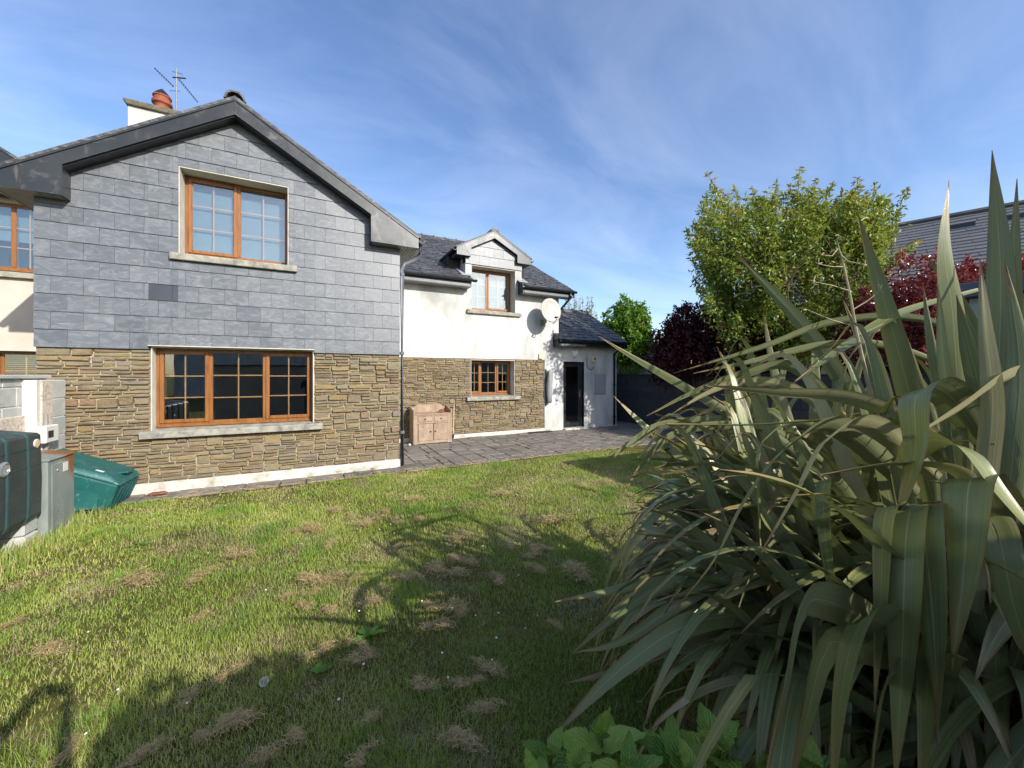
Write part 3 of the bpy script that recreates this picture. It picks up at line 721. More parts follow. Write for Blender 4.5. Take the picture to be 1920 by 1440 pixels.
for a, b, z, y in ((ER+.05, 3.47, EZ, EY), (5.03, VX-.05, EZ, EY), (6.16, 7.1, EXZ, EXY)): MB().box(a, b, y+.004, y+.0115, z-.185, z-.125).build('fascia_board', MATS['grey_pipe'], house)
gutter(house, (ER+.12, EY+.003, EZ-.025), (3.62, EY+.003, EZ-.025), (0, -1, 0), MATS['black_trim']); gutter(house, (4.97, EY+.003, EZ-.025), (VX+.03, EY+.003, EZ-.025), (0, -1, 0), MATS['black_trim'])
gutter(house, (6.16, EXY+.003, EXZ-.025), (XR+.02, EXY+.003, EXZ-.025), (0, -1, 0), MATS['black_trim'])
dq = MB().tube([(6.52, EY-.05, EZ-.08), (6.52, EY-.05, EZ-.2), (6.45, EY+.12, EZ-.36), (6.39, W+.06, EZ-.55), (6.39, W+.06, 2.9)], .033, 10).build('downpipe', MATS['black_trim'], house, smooth=True)
dq2 = MB().tube([(8.41, EXY-.05, EXZ-.08), (8.41, EXY-.05, EXZ-.18), (8.41, W-.05, EXZ-.36), (8.41, W-.05, .06)], .036, 10).build('downpipe', MATS['black_trim'], house, smooth=True)
cq = MB()
for z in (1.3, .3, 2.1): cq.tube([(8.41, W-.05, z), (8.41, W-.05, z+.05)], .044, 10)
cq.build('bracket', MATS['black_trim'], dq2)

# dormer
DX, DZ = 4.228, 5.45; dsl = 0.535; DV = W-.125; DL, DR = 3.17, 5.33
def dz(x, o=0): return DZ-o-abs(x-DX)*dsl
dgm = MB().prism([(3.444, 4.561), (5.098, 4.561), (5.098, dz(5.098, .13)), (DX, DZ-.13), (3.444, dz(3.444, .13))], 'y', W+.004, W+.2).build('dormer_gable', MATS['membrane'], house)
hang_slates(3.444, 5.098, 4.53, [(-dsl, 1, DZ-.15-dsl*DX), (dsl, 1, DZ-.15+dsl*DX)], [(WIN['dorm'][0], WIN['dorm'][1], 4.4, 4.531)], W-.002, .285, .245, dgm, 44, 4, off=.09)
for ca_, cb_ in ((3.446, 3.51), (5.03, 5.096)): MB().prism([(W+.201, 4.562), (W+.302, 4.562), (W+.302, 4.05), (9.9, 4.3), (10.5, 4.70), (10.5, 4.80), (W+.201, 4.80)], 'x', ca_, cb_).build('dormer_cheek', MATS['white_render'], house)
dr = MB()
for a, b in ((DL-.03, DX), (DX, DR+.03)): dr.prism([(a, dz(a)+.003), (b, dz(b)+.003), (b, dz(b)+.04), (a, dz(a)+.04)], 'y', DV-.012, 11.6)
dro = dr.build('dormer_roof', MATS['roof_slate_stuff'], house)
MB().prism([(DX-.12, DZ-.005), (DX-.09, DZ+.06), (DX-.04, DZ+.09), (DX+.04, DZ+.09), (DX+.09, DZ+.06), (DX+.12, DZ-.005)], 'y', DV-.016, 11.5).build('ridge_tile', MATS['roof_slate_stuff'], dro)
dfm = MB(); bz = 4.70
dfm.prism([(DX, DZ), (DR, dz(DR)), (DR, bz), (4.905, bz), (4.905, dz(4.905, .17)), (DX, DZ-.18)], 'y', DV, DV+.02); dfm.prism([(DX, DZ), (DX, DZ-.18), (3.56, dz(3.56, .17)), (3.56, bz), (DL, bz), (DL, dz(DL))], 'y', DV, DV+.02)
dfo = dfm.build('verge_fascia', MATS['zinc_trim'], house)
lp = MB(); lp.box(DX-.01, DX+.01, DV-.006, DV-.001, DZ-.175, DZ-.01)
for a, b in ((DL, DX), (DX, DR)): lp.prism([(a, dz(a)), (b, dz(b)), (b, dz(b)-.02), (a, dz(a)-.02)], 'y', DV-.01, DV-.001)
lp.prism([(4.92, bz+.005), (4.935, bz+.005), (5.09, dz(5.09)-.03), (5.075, dz(5.075)-.03)], 'y', DV-.005, DV-.001).prism([(3.54, bz+.005), (3.525, bz+.005), (3.37, dz(3.37)-.03), (3.385, dz(3.385)-.03)], 'y', DV-.005, DV-.001)
lp.build('seam', MATS['zinc_trim'], dfo)
MB().box(DL, DL+.02, DV+.0205, 11.0, bz, dz(DL)).box(DR-.02, DR, DV+.0205, 11.0, bz, dz(DR)).box(DL+.021, 3.442, DV+.0205, 11.0, bz+.002, bz+.014).box(5.10, DR-.021, DV+.0205, 11.0, bz+.002, bz+.014).box(3.443, 3.56, DV+.0205, W-.016, bz+.002, bz+.014).box(4.905, 5.099, DV+.0205, W-.016, bz+.002, bz+.014) \
    .box(3.542, 3.56, DV+.021, W-.016, bz+.015, dz(3.56, .16)).box(4.905, 4.923, DV+.021, W-.016, bz+.015, dz(4.905, .16)) \
    .prism([(3.56, dz(3.56, .16)), (DX, DZ-.165), (DX, DZ-.18), (3.56, dz(3.56, .175))], 'y', DV+.0205, W-.016).prism([(4.905, dz(4.905, .16)), (DX, DZ-.165), (DX, DZ-.18), (4.905, dz(4.905, .175))], 'y', DV+.0205, W-.016).build('dormer_eaves', MATS['black_trim'], house)
gutter(house, (DR+.002, DV, dz(DR)-.035), (DR+.002, 10.6, dz(DR)-.035), (1, 0, 0), MATS['black_trim'], .05); gutter(house, (DL-.002, DV, dz(DL)-.035), (DL-.002, 10.6, dz(DL)-.035), (-1, 0, 0), MATS['black_trim'], .05)
simple('lead', '#9aa0a6', '#7b8187', 0.5, 9, 30, 0.2)
MB().prism([(W-.13, rz(W-.13)+.035), (W+.05, rz(W+.05)+.035), (W+.05, rz(W+.05)+.045), (W-.13, rz(W-.13)+.045)], 'x', 3.30, 3.62).prism([(W-.13, rz(W-.13)+.035), (W+.05, rz(W+.05)+.035), (W+.05, rz(W+.05)+.045), (W-.13, rz(W-.13)+.045)], 'x', 4.96, 5.24).prism([(W, rz(W)+.036), (10.5, rz(10.5)+.036), (10.5, rz(10.5)+.046), (W, rz(W)+.046)], 'x', 3.30, 3.443).prism([(W, rz(W)+.036), (10.5, rz(10.5)+.036), (10.5, rz(10.5)+.046), (W, rz(W)+.046)], 'x', 5.099, 5.24).build('lead_flashing', MATS['lead'], house)

# chimney with pot
ca = at(240, 230, 9.3); cb = at(316, 215, 9.3); ch0, ch1 = ca.x, ca.x+.93; cy0 = ca.y-.0
ctop = at(240, 197, 9.3).z
chim = MB().box(ch0, ch1, cy0, cy0+.62, 4.6, ctop).build('chimney', MATS['white_render'], house)
MB().prism([(ch0-.01, ctop), (ch1+.01, ctop), (ch1+.075, ctop+.07), (ch1+.075, ctop+.13), (ch0-.075, ctop+.13), (ch0-.075, ctop+.07)], 'y', cy0-.07, cy0+.69).build('chimney_cap', MATS['concrete_cap'], chim, bevel=.015)
pc = at(287, 190, 9.5); px_, py_ = ch0+.55, cy0+.31; pz = ctop+.13
MB().lathe([(.155, pz), (.15, pz+.16), (.16, pz+.2), (.205, pz+.24), (.205, pz+.30), (.165, pz+.33), (.17, pz+.40), (.19, pz+.41), (.19, pz+.44), (.15, pz+.45)], px_, py_).build('chimney_pot', MATS['terracotta'], chim, smooth=False)
MB().lathe([(.17, pz+.47), (.10, pz+.56), (.02, pz+.64)], px_, py_, 8).lathe([(.15, pz+.452), (.15, pz+.469)], px_, py_, 8).build('cowl', MATS['black_trim'], chim)

# ------------------------------------------------------------------ things on the house
# satellite dish
dc = Vector((5.77, W-.42, 3.41))
dish = thing('satellite_dish', 'off-white round satellite dish bracketed to the white wall under the eaves', 'satellite dish', (5.9, W, 3.1))
nrm = Vector((-.02, -1, .16)).normalized(); ux = nrm.cross(Vector((0, 0, 1))).normalized(); uy = ux.cross(nrm).normalized()
simple('dish_paint', '#aeaca3', '#9c9a90', 0.45, 4, 30, 0.04)
dm = MB(); R1, R2, NR, NA = .315, .345, 6, 36
for side in (0, 1):
    for i in range(NR+1):
        for k in range(NA):
            a = 2*math.pi*k/NA; t = i/NR; q = dc+ux*(R1*t*math.cos(a))+uy*(R2*t*math.sin(a))+nrm*(.055*t*t-side*.008); dm.v.append(tuple(q))
B = (NR+1)*NA
for side in (0, 1):
    for i in range(NR):
        for k in range(NA):
            k2 = (k+1) % NA; dm.f.append(tuple(side*B+v for v in (i*NA+k, i*NA+k2, (i+1)*NA+k2, (i+1)*NA+k)))
for k in range(NA): dm.f.append((NR*NA+k, NR*NA+(k+1) % NA, B+NR*NA+(k+1) % NA, B+NR*NA+k))
dm.build('reflector', MATS['dish_paint'], dish, smooth=True)
lnb = dc-uy*.29+nrm*.30
MB().tube([dc-uy*.33+nrm*.03, dc-uy*.40+nrm*.12, lnb-uy*.03], .011).build('feed_arm', MATS['galvanised'], dish)
MB().tube([lnb-nrm*.08+uy*.035, lnb-nrm*.03+uy*.02, lnb+nrm*.05], [.03, .03, .02], 10).build('receiver', MATS['black_trim'], dish)
MB().tube([dc-nrm*.02, dc-nrm*.10, (5.80, W-.18, 3.36), (5.80, W-.16, 3.12), (5.80, W-.008, 3.12)], .019).build('mast', MATS['galvanised'], dish)
MB().box(5.72, 5.88, W-.01, W-.001, 3.02, 3.22).build('wall_plate', MATS['galvanised'], dish)
# tv aerial
ab = at(331, 212, 9.7); atp = at(331, 129.5, 9.7)
aer = thing('tv_aerial', 'thin dark television aerial with crossed booms on a mast behind the chimney', 'aerial', (ab.x, ab.y, 6.5))
MB().tube([(ab.x, ab.y, 5.8), atp], .015, 8).build('mast', MATS['grey_pipe'], aer)
def boom(p0, p1, n, span, name):
    p0, p1 = Vector(p0), Vector(p1); bo = MB().tube([p0, p1], .009, 6).build(name, MATS['black_trim'], aer); t = (p1-p0).normalized(); sd = t.cross(Vector((0, 0, 1))).normalized(); m = MB()
    if abs(sd.dot(Vector((CY, -SY, 0)))) < .5: sd = (sd+Vector((CY, -SY, 0))*.8).normalized()
    for k in range(n): c = p0+(p1-p0)*(k+.5)/n; m.tube([c-sd*span*(1-.4*k/n), c+sd*span*(1-.4*k/n)], .0045, 5)
    m.build('element', MATS['black_trim'], bo)
boom(at(326, 163, 9.7), at(289, 127, 9.4), 9, .07, 'boom'); boom(at(335, 148, 9.7), at(371, 192, 10.0), 10, .075, 'boom')
MB().tube([at(324, 145, 9.7), at(348, 147, 9.7)], .016).tube([at(318, 170, 9.7), at(337, 171, 9.7)], .006).tube([at(323, 134, 9.7), at(342, 139, 9.7)], .006).build('reflector_bar', MATS['black_trim'], aer)
# bulkhead light, sensor boxes, meter box, parasol cover
wlx = (6.912, W, 2.284)
wl_ = thing('wall_light', 'round white bulkhead light above the black door', 'wall light', wlx)
def disc_y(mb, cx, y0, cz, prof, n=24):
    b = len(mb.v); m = len(prof)
    for r, y in prof:
        for k in range(n): a = 2*math.pi*k/n; mb.v.append((cx+r*math.cos(a), y0-y, cz+r*math.sin(a)))
    for i in range(m-1):
        for k in range(n): k2 = (k+1) % n; mb.f.append((b+i*n+k, b+i*n+k2, b+(i+1)*n+k2, b+(i+1)*n+k))
    mb.f.append(tuple(b+k for k in range(n))); mb.f.append(tuple(b+(m-1)*n+k for k in range(n))); return mb
simple('white_plastic', '#dcdad2', '#cfcdc4', 0.35, 5, 20, 0.02, spec=0.5)
disc_y(MB(), wlx[0], W-.001, wlx[2], [(.125, 0), (.13, .02), (.12, .05), (.10, .055)]).build('rim', MATS['white_plastic'], wl_, smooth=False)
disc_y(MB(), wlx[0], W-.05, wlx[2], [(.098, 0), (.09, .03), (.06, .055), (.02, .062)]).build('diffuser', MATS['white_plastic'], wl_, smooth=True)
simple('cream_plastic', '#cfc39a', '#c0b48c', 0.5, 6, 20, 0.02)
tag(MB().box(5.64, 5.78, W-.05, W-.001, 2.09, 2.24).build('junction_box', MATS['cream_plastic'], bevel=.01), 'small square cream box on the white wall above the end of the stonework', 'junction box')
so_ = thing('outside_socket', 'small cream socket box with looped cable on the wall beside the black door', 'socket', (7.62, W, 2.1))
MB().box(7.55, 7.70, W-.05, W-.001, 2.03, 2.22).build('box', MATS['cream_plastic'], so_, bevel=.008); MB().box(7.60, 7.66, W-.062, W-.051, 2.10, 2.16).build('socket_face', MATS['black_trim'], so_)
MB().tube([(7.36, W-.008, 2.14), (7.36, W-.008, 1.90), (7.42, W-.012, 1.82), (7.55, W-.012, 1.80), (7.62, W-.012, 1.87), (7.66, W-.01, 1.86)], .009, 6).build('cable', MATS['black_trim'], so_)
mbx = thing('meter_box', 'flat pale grey meter cabinet on the shaded white wall beside the downpipe', 'meter box', (7.87, W, 1.03))
simple('meter_grey', '#96989b', '#8a8c8f', 0.5, 4, 20, 0.03)
MB().box(7.655, 8.09, W-.022, W-.001, 1.03, 1.665).build('frame', MATS['meter_grey'], mbx, bevel=.004); MB().box(7.682, 8.063, W-.032, W-.0225, 1.057, 1.638).build('door', MATS['meter_grey'], mbx, bevel=.004); MB().tube([(8.03, W-.036, 1.33), (8.03, W-.03, 1.33)], .012).build('lock', MATS['black_trim'], mbx)
simple('cover_cloth', '#8c8d90', '#737477', 0.7, 9, 30, 0.5, stretch=(1, 1, .3))
pcv = thing('clothes_line_cover', 'long grey fabric cover hanging on the wall beside the stonework', 'cover', (5.98, W, .83))
cv = MB(); n = 12; prof = [(.83, .035), (.87, .07), (1.05, .085), (1.35, .095), (1.6, .085), (1.74, .065), (1.79, .03)]
for z, r in prof:
    for k in range(n): a = 2*math.pi*k/n; rr = r*(1+.12*math.sin(3*a+z*5)); cv.v.append((5.975+rr*math.cos(a)+.02*math.sin(z*4), W-.09+rr*.75*math.sin(a), z))
for i in range(len(prof)-1):
    for k in range(n): k2 = (k+1) % n; cv.f.append((i*n+k, i*n+k2, (i+1)*n+k2, (i+1)*n+k))
cv.f.append(tuple(reversed(range(n)))); cv.f.append(tuple((len(prof)-1)*n+k for k in range(n)))
cv.build('cover', MATS['cover_cloth'], pcv, smooth=True); MB().box(5.868, 5.90, W-.03, W-.001, .74, 1.80).build('wall_bracket', MATS['black_trim'], pcv)
# ------------------------------------------------------------------ dresser on the patio and the bits round it
def pine_mat():
    n = NT('bleached_pine')
    g = n.noise(16, 6, 0.65, dist=0.5, stretch=(1, 1, .12)); col = n.ramp(g, [(0.3, lin('#a08c76')), (0.6, lin('#8f7a68')), (0.8, lin('#6d5848'))])
    w = n.noise(5, 7, 0.7); col = n.mix(n.ramp(w, [(0.5, 0.0), (0.7, 0.6)]), col, lin('#b3a893')); p = n.noise(7, 4); col = n.mix(n.ramp(p, [(0.6, 0.0), (0.75, 0.3)]), col, lin('#8c7565'))
    MATS['bleached_pine'] = n.done(col, 0.75, 0, 0.3)
pine_mat(); simple('knob', '#2b2420', None, .4)
cx0, cx1, cyf, cyb = 1.996, 2.915, 8.93, 9.36
cab = thing('dresser', 'weathered pine dresser with two drawers and two doors standing against the stone wall', 'dresser', ((cx0+cx1)/2, (cyf+cyb)/2, 0.02))
z_ = .02
MB().box(cx0+.03, cx1-.03, cyf+.03, cyb, z_+.05, .70).build('carcass', MATS['knob'], cab)  # coloured dark to paint the shade in gaps round drawers and doors
for xa in (cx0, cx1-.03): MB().prism([(cyf+.02, z_), (cyb, z_), (cyb, .90), (cyb-.12, .87), (cyf+.14, .82), (cyf+.02, .82)], 'x', xa, xa+.03).build('side_panel', MATS['bleached_pine'], cab, bevel=.004)
fm = MB().box(cx0+.031, cx0+.10, cyf, cyf+.029, z_, .70).box(cx1-.10, cx1-.031, cyf, cyf+.029, z_, .70).box(cx0+.10, cx1-.10, cyf, cyf+.029, z_+.01, .095).box(cx0+.10, cx1-.10, cyf, cyf+.029, .50, .535).box(cx0+.10, cx1-.10, cyf, cyf+.029, .675, .70).box(2.435, 2.475, cyf, cyf+.029, .535, .675)
fm.box(cx0, cx0+.03, cyf, cyf+.019, z_, .825).box(cx1-.03, cx1, cyf, cyf+.019, z_, .825); fm.build('face_frame', MATS['bleached_pine'], cab, bevel=.003)
MB().box(cx0+.031, cx1-.031, cyf-.012, cyb-.02, .702, .728).build('worktop', MATS['bleached_pine'], cab, bevel=.005)
bkp = [(cx0+.031, .729), (cx1-.031, .729), (cx1-.031, .86), (cx1-.10, .865), (cx1-.17, .91), (cx1-.24, .93), (2.455, .915), (cx0+.24, .93), (cx0+.17, .91), (cx0+.10, .865), (cx0+.031, .86)]
MB().prism(bkp, 'y', cyb-.022, cyb-.001).build('back_board', MATS['bleached_pine'], cab)
for a, b in ((cx0+.105, 2.43), (2.48, cx1-.105)):
    d_ = MB().box(a, b, cyf-.012, cyf+.02, .54, .67).build('drawer', MATS['bleached_pine'], cab, bevel=.006); m = MB(); c = ((a+b)/2, .605); disc_y(m, c[0], cyf-.0122, c[1], [(.009, 0), (.009, .012), (.016, .016), (.012, .028)], 10); m.build('knob', MATS['knob'], d_)
def cab_door(a, b, kx, ang):
    m = MB(); m.box(a, b, -.016, .006, .10, .495)
    for t in (.33, .66): m.box(a+(b-a)*t-.002, a+(b-a)*t+.002, -.0175, -.0161, .13, .465)
    o = m.build('cupboard_door', MATS['bleached_pine'], cab, bevel=.004); k = MB(); disc_y(k, kx, -.0162, .31, [(.009, 0), (.009, .012), (.017, .016), (.012, .028)], 10); kb = k.build('knob', MATS['knob'], o)
    hinge = b if ang < 0 else a; M_ = Matrix.Translation((hinge, cyf, 0)) @ Matrix.Rotation(ang, 4, 'Z') @ Matrix.Translation((-hinge, 0, 0))
    o.data.transform(M_); kb.data.transform(M_)
cab_door(cx0+.11, 2.452, 2.39, 0.0); cab_door(2.475, cx1-.105, 2.52, rad(10)*1 if False else rad(-8)*-1*-1)
simple('brick_red', '#8a4f3c', '#74402f', 0.85, 12, 80, 0.4)
bk = MB().box(-.11, .11, -.05, .05, 0, .065); o = bk.build('brick', MATS['brick_red'], bevel=.006); o.location = (2.72, 9.12, .73); o.rotation_euler = (0, 0, rad(62)); tag(o, 'reddish brown brick lying on top of the pine dresser', 'brick')
sp = thing('long_handled_spade', 'thin long-handled spade leaning on the stone wall beside the dresser', 'spade', (3.07, 9.25, .02))
simple('pale_wood', '#c8ab84', '#b3946b', .6, 10, 40, .1)
MB().tube([(3.06, 9.26, .14), (3.12, 9.385, .86)], .012).build('handle', MATS['pale_wood'], sp); MB().prism([(2.95, .03), (3.01, .02), (3.075, .06), (3.085, .17), (3.03, .14), (2.97, .10)], 'y', 9.245, 9.256).build('blade', MATS['black_trim'], sp)
MB().box(3.02, 3.28, 9.405, 9.412, .82, .83).box(3.24, 3.25, 9.400, 9.410, .55, .82).build('hook_rail', MATS['black_trim'], sp)
def ico(name, r, loc, mat, sub=2, sc=(1, 1, 1)):
    bm = bmesh.new(); bmesh.ops.create_icosphere(bm, subdivisions=sub, radius=r); me = bpy.data.meshes.new(name); bm.to_mesh(me); bm.free(); shade(me); o = link(name, me, mat); o.location = loc; o.scale = sc; return o
tag(ico('ball', .032, gr(768, 834, .045), MATS['plinth_paint']), 'small white ball on the paving at the foot of the dresser', 'ball')
simple('door_mat', '#3a2f2a', '#2b2420', .95, 30, 120, .6)
_m = MB().box(-.36, .36, -.09, .09, .0, .018).build('drain_mat', MATS['door_mat'], bevel=.004); _m.location = (5.62, 9.28, .022); tag(_m, 'dark narrow mat on the paving at the end of the stonework', 'mat')
_m = MB().prism([(-.10, -.03), (.03, -.05), (.11, -.02), (.06, .045), (-.07, .04)], 'z', 0, .022).build('broken_tile', MATS['brick_red'], bevel=.004); _m.location = gr(296, 926, .03); tag(_m, 'broken red tile piece on the path by the teal bin', 'tile')

# ------------------------------------------------------------------ left side: boundary wall, oil tank, boiler, grit bin
def block_mat(name, a, b, c):
    n = NT(name); col = n.ramp(n.rnd(), [(0, lin(a)), (.5, lin(b)), (1, lin(a))]); f = n.noise(7, 8, .72); col = n.mix(n.ramp(f, [(.48, 0.), (.68, .7)]), col, lin(c)); n.bump(n.noise(60, 6, .75), .7, .01); MATS[name] = n.done(col, .92, 0, .2)
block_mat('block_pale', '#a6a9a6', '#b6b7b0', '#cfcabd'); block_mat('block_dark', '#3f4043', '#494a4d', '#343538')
simple('harling', '#d8cdbd', '#a99a88', .95, 26, 90, .9, pos=(.42, .7), bd=.02)
simple('wall_joint', '#d9d5ca', '#c2beb2', .95, 20, 80, .4)
def block_wall(name, label, X, y0, y1, h, thick, mats, face, cop=None, bh=.215, bl=.44, group=None):
    """wall along y; face = -1 or +1: side that shows its blocks"""
    x0, x1 = (X-thick, X) if face > 0 else (X, X+thick); t = thing(name, label, 'wall', ((x0+x1)/2, (y0+y1)/2, 0))
    core = MB().box(x0+.006, x1-.006, y0, y1, -.05, h).build('core', mats[1], t); r = 0; z = 0; rnd = random.Random(9)
    while z < h-.02:
        zt = min(z+bh, h); y = y0-(bl/2 if r % 2 else 0)
        while y < y1:
            a, b = max(y, y0), min(y+bl, y1); y += bl
            if b-a < .03: continue
            j = rnd.uniform(0, .004); MB().box(x0-j if face < 0 else x0+.007, x1+j if face > 0 else x1-.007, a+.006, b-.006, z+.006, zt-.006).build('block', mats[0], t, bevel=.006)
        z = zt; r += 1
    if cop: MB().box(x0-.04, x1+.04, y0, y1, h+.001, h+cop).build('coping', mats[0], t, bevel=.008)
    return t
bwl = block_wall('boundary_wall', 'pale concrete block boundary wall with slab coping meeting the stone gable', -2.96, 3.2, 6.83, 1.60, .2, (MATS['block_pale'], MATS['wall_joint']), 1, .045)
pr_ = thing('wall_pier', 'whitish block pier with rough patches built against the stone gable', 'pier', (-2.93, 6.7, 0))
MB().box(-2.955, -2.84, 6.36, 6.90, -.05, 1.585).build('core', MATS['wall_joint'], pr_)
for k in range(7):
    z = k*.226; MB().box(-2.85, -2.833-.002*(k % 2), 6.635, 6.915, z+.004, z+.221).build('block', MATS['block_pale'], pr_, bevel=.006)
MB().box(-2.85, -2.824, 6.42, 6.632, .3, 1.585).box(-2.957, -2.93, 5.2, 6.41, .45, 1.19).build('render_patch', MATS['harling'], pr_, bevel=.01)
MB().tube([(-2.80, 6.44, .3), (-2.80, 6.44, 1.19)], .018).build('pipe', MATS['soffit'], pr_)

def tank_mat():
    n = NT('tank_plastic'); col = n.ramp(n.noise(3, 7, .65), [(.35, lin('#2b3334')), (.7, lin('#424a48'))]); n.bump(n.noise(70, 5, .7), .25, .004); MATS['tank_plastic'] = n.done(col, .5, 0, .45)
tank_mat(); simple('tank_rib', '#2c4a4a', '#27403f', .45, 5, 60, .1)
tk = thing('oil_tank', 'dark green plastic heating oil tank with raised ribs standing on block piers', 'oil tank', (-2.62, 4.7, .26))
TX0, TX1, TY0, TY1, TZ0, TZ1 = -2.86, -2.40, 3.95, 5.46, .26, 1.085
tb = MB(); tb.prism([(TX0, TZ0), (TX1-.030, TZ0), (TX1-.006, TZ0+.05), (TX1, TZ0+.4), (TX1-.008, TZ1-.025), (TX1-.03, TZ1-.003), (TX0+.1, TZ1+.05), (TX0, TZ1-.02)], 'y', TY0, TY1)
tb.build('body', MATS['tank_plastic'], tk, bevel=.009, segs=2)
for y in (4.28, 4.62, 4.96, 5.24):
    MB().prism([(TX1-.07, TZ0-.004), (TX1-.024, TZ0-.004), (TX1+.006, TZ0+.05), (TX1+.013, TZ0+.4), (TX1+.005, TZ1-.018), (TX1-.024, TZ1+.009), (TX0+.1, TZ1+.062), (TX0+.1, TZ1+.03), (TX1-.07, TZ1-.03)], 'y', y, y+.035).build('rib', MATS['tank_rib'], tk, bevel=.006)
sm = MB()
for z, xo in ((.42, .004), (.60, .002), (.78, .002), (.95, .004)): sm.box(TX1-.02, TX1-xo+.004, TY0+.03, TY1-.03, z, z+.008)
sm.build('seam', MATS['tank_rib'], tk)
simple('sticker', '#d8a24a', '#d6cfc0', .5, 30, 10, 0, pos=(.45, .55)); simple('silver', '#b9bec0', '#8f9598', .3, 20, 10, 0, metal=.6)
def disc_x(mb, x, cy, cz, prof, n=24):
    b = len(mb.v); m = len(prof)
    for r, dx in prof:
        for k in range(n): a = 2*math.pi*k/n; mb.v.append((x+dx, cy+r*math.cos(a), cz+r*math.sin(a)))
    for i in range(m-1):
        for k in range(n): k2 = (k+1) % n; mb.f.append((b+i*n+k, b+i*n+k2, b+(i+1)*n+k2, b+(i+1)*n+k))
    mb.f.append(tuple(b+k for k in range(n))); mb.f.append(tuple(b+(m-1)*n+k for k in range(n))); return mb
stk = disc_x(MB(), TX1-.008, 5.385, .985, [(.042, 0), (.042, .008)]).build('round_sticker', MATS['white_plastic'], tk); disc_x(MB(), TX1+.0005, 5.385, .985, [(.034, 0), (.034, .002)]).build('sticker_print', MATS['sticker'], stk)
disc_x(MB(), TX1-.002, 4.93, .83, [(.065, 0), (.065, .012), (.05, .02), (.05, .012)]).build('contents_gauge', MATS['silver'], tk)
for y in (4.15, 4.85, 5.40):
    p_ = thing('tank_pier', 'rough block pier under the oil tank', 'pier', (-2.6, y, 0), 'block piers under the oil tank'); MB().box(-2.86, -2.44, y-.11, y+.10, -.04, .12).build('block', MATS['block_pale'], p_, bevel=.015); MB().box(-2.85, -2.45, y-.10, y+.11, .122, .257).build('block', MATS['block_pale'], p_, bevel=.015)

def boiler_mat():
    n = NT('boiler_steel'); col = n.ramp(n.noise(5, 7, .65, stretch=(1, 1, .5)), [(.35, lin('#7f8a86')), (.7, lin('#99a09b'))])
    sep = n.new('ShaderNodeSeparateXYZ'); n.put(sep.inputs[0], n.pos())
    rz_ = n.ramp(sep.outputs['Z'], [(.35, 0.), (.80, 1.)]); ry = n.ramp(n.math('SUBTRACT', sep.outputs['Y'], 5.2), [(.5, 0.), (.78, 1.)]); rn = n.noise(9, 7, .7, stretch=(1.5, 1.5, .25))
    f = n.ramp(n.math('ADD', n.math('MULTIPLY', n.math('MULTIPLY', rz_, ry), .55), n.math('MULTIPLY', rn, .6)), [(.44, 0.), (.62, .95)]); col = n.mix(f, col, lin('#8f5a2e'))
    MATS['boiler_steel'] = n.done(col, .45, .3, .5)
boiler_mat(); simple('rust', '#9c5a2a', '#7a4420', .85, 14, 60, .4)
bo = thing('outdoor_boiler', 'galvanised grey boiler cabinet with a rusty lid beside the oil tank', 'boiler', (-2.6, 5.78, 0))
MB().box(-2.80, -2.40, 5.545, 6.02, .0, .775).build('casing', MATS['boiler_steel'], bo, bevel=.008); MB().box(-2.3995, -2.392, 5.60, 6.0, .05, .73).build('front_panel', MATS['boiler_steel'], bo, bevel=.004)
MB().prism([(-2.82, .776), (-2.385, .776), (-2.385, .792), (-2.58, .825), (-2.82, .835)], 'y', 5.535, 6.035).build('lid', MATS['boiler_steel'], bo, bevel=.004)
vm = MB()
for i in range(5):
    for j in range(11): vm.box(-2.3915, -2.3895, 5.66+i*.033, 5.68+i*.033, .10+j*.021, .108+j*.021)
vm.build('vent', MATS['silver'], bo); MB().box(-2.3915, -2.390, 5.79, 5.88, .62, .715).build('paper_label', MATS['white_plastic'], bo); disc_x(MB(), -2.3915, 5.69, .66, [(.013, 0), (.013, .008)], 12).build('lock', MATS['silver'], bo)
tb_ = thing('timer_box', 'small clear-fronted white timer box on the pier above the boiler', 'box', (-2.80, 6.5, .85)); MB().box(-2.822, -2.74, 6.30, 6.55, .86, 1.06).build('case', MATS['white_plastic'], tb_, bevel=.012); MB().box(-2.739, -2.737, 6.34, 6.44, .92, 1.0).build('display', MATS['black_trim'], tb_)
def bin_mat():
    n = NT('teal_plastic'); col = n.ramp(n.noise(4, 7, .65), [(.35, lin('#1c5553')), (.7, lin('#28625e'))]); col = n.mix(n.ramp(n.noise(20, 6, .7, stretch=(1, 1, .5)), [(.56, 0.), (.72, .5)]), col, lin('#86a29c')); MATS['teal_plastic'] = n.done(col, .45, 0, .45)
bin_mat(); simple('teal_dark', '#17504f', '#134342', .5, 5, 30, .05)
gb_ = thing('storage_bin', 'teal plastic storage bin with a sloping lid behind the boiler', 'bin', (-2.5, 6.6, 0))
bb = MB(); lo = [(-2.82, 6.36), (-2.24, 6.36), (-2.24, 6.84), (-2.82, 6.84)]; hi = [(-2.86, 6.28, .665), (-2.13, 6.28, .315), (-2.13, 6.89, .315), (-2.86, 6.89, .665)]
bb.v = [(x, y, .004) for x, y in lo]+hi; bb.f = [(0, 3, 2, 1), (4, 5, 6, 7), (0, 1, 5, 4), (1, 2, 6, 5), (2, 3, 7, 6), (3, 0, 4, 7)]; bb.build('body', MATS['teal_plastic'], gb_, bevel=.03, segs=2)
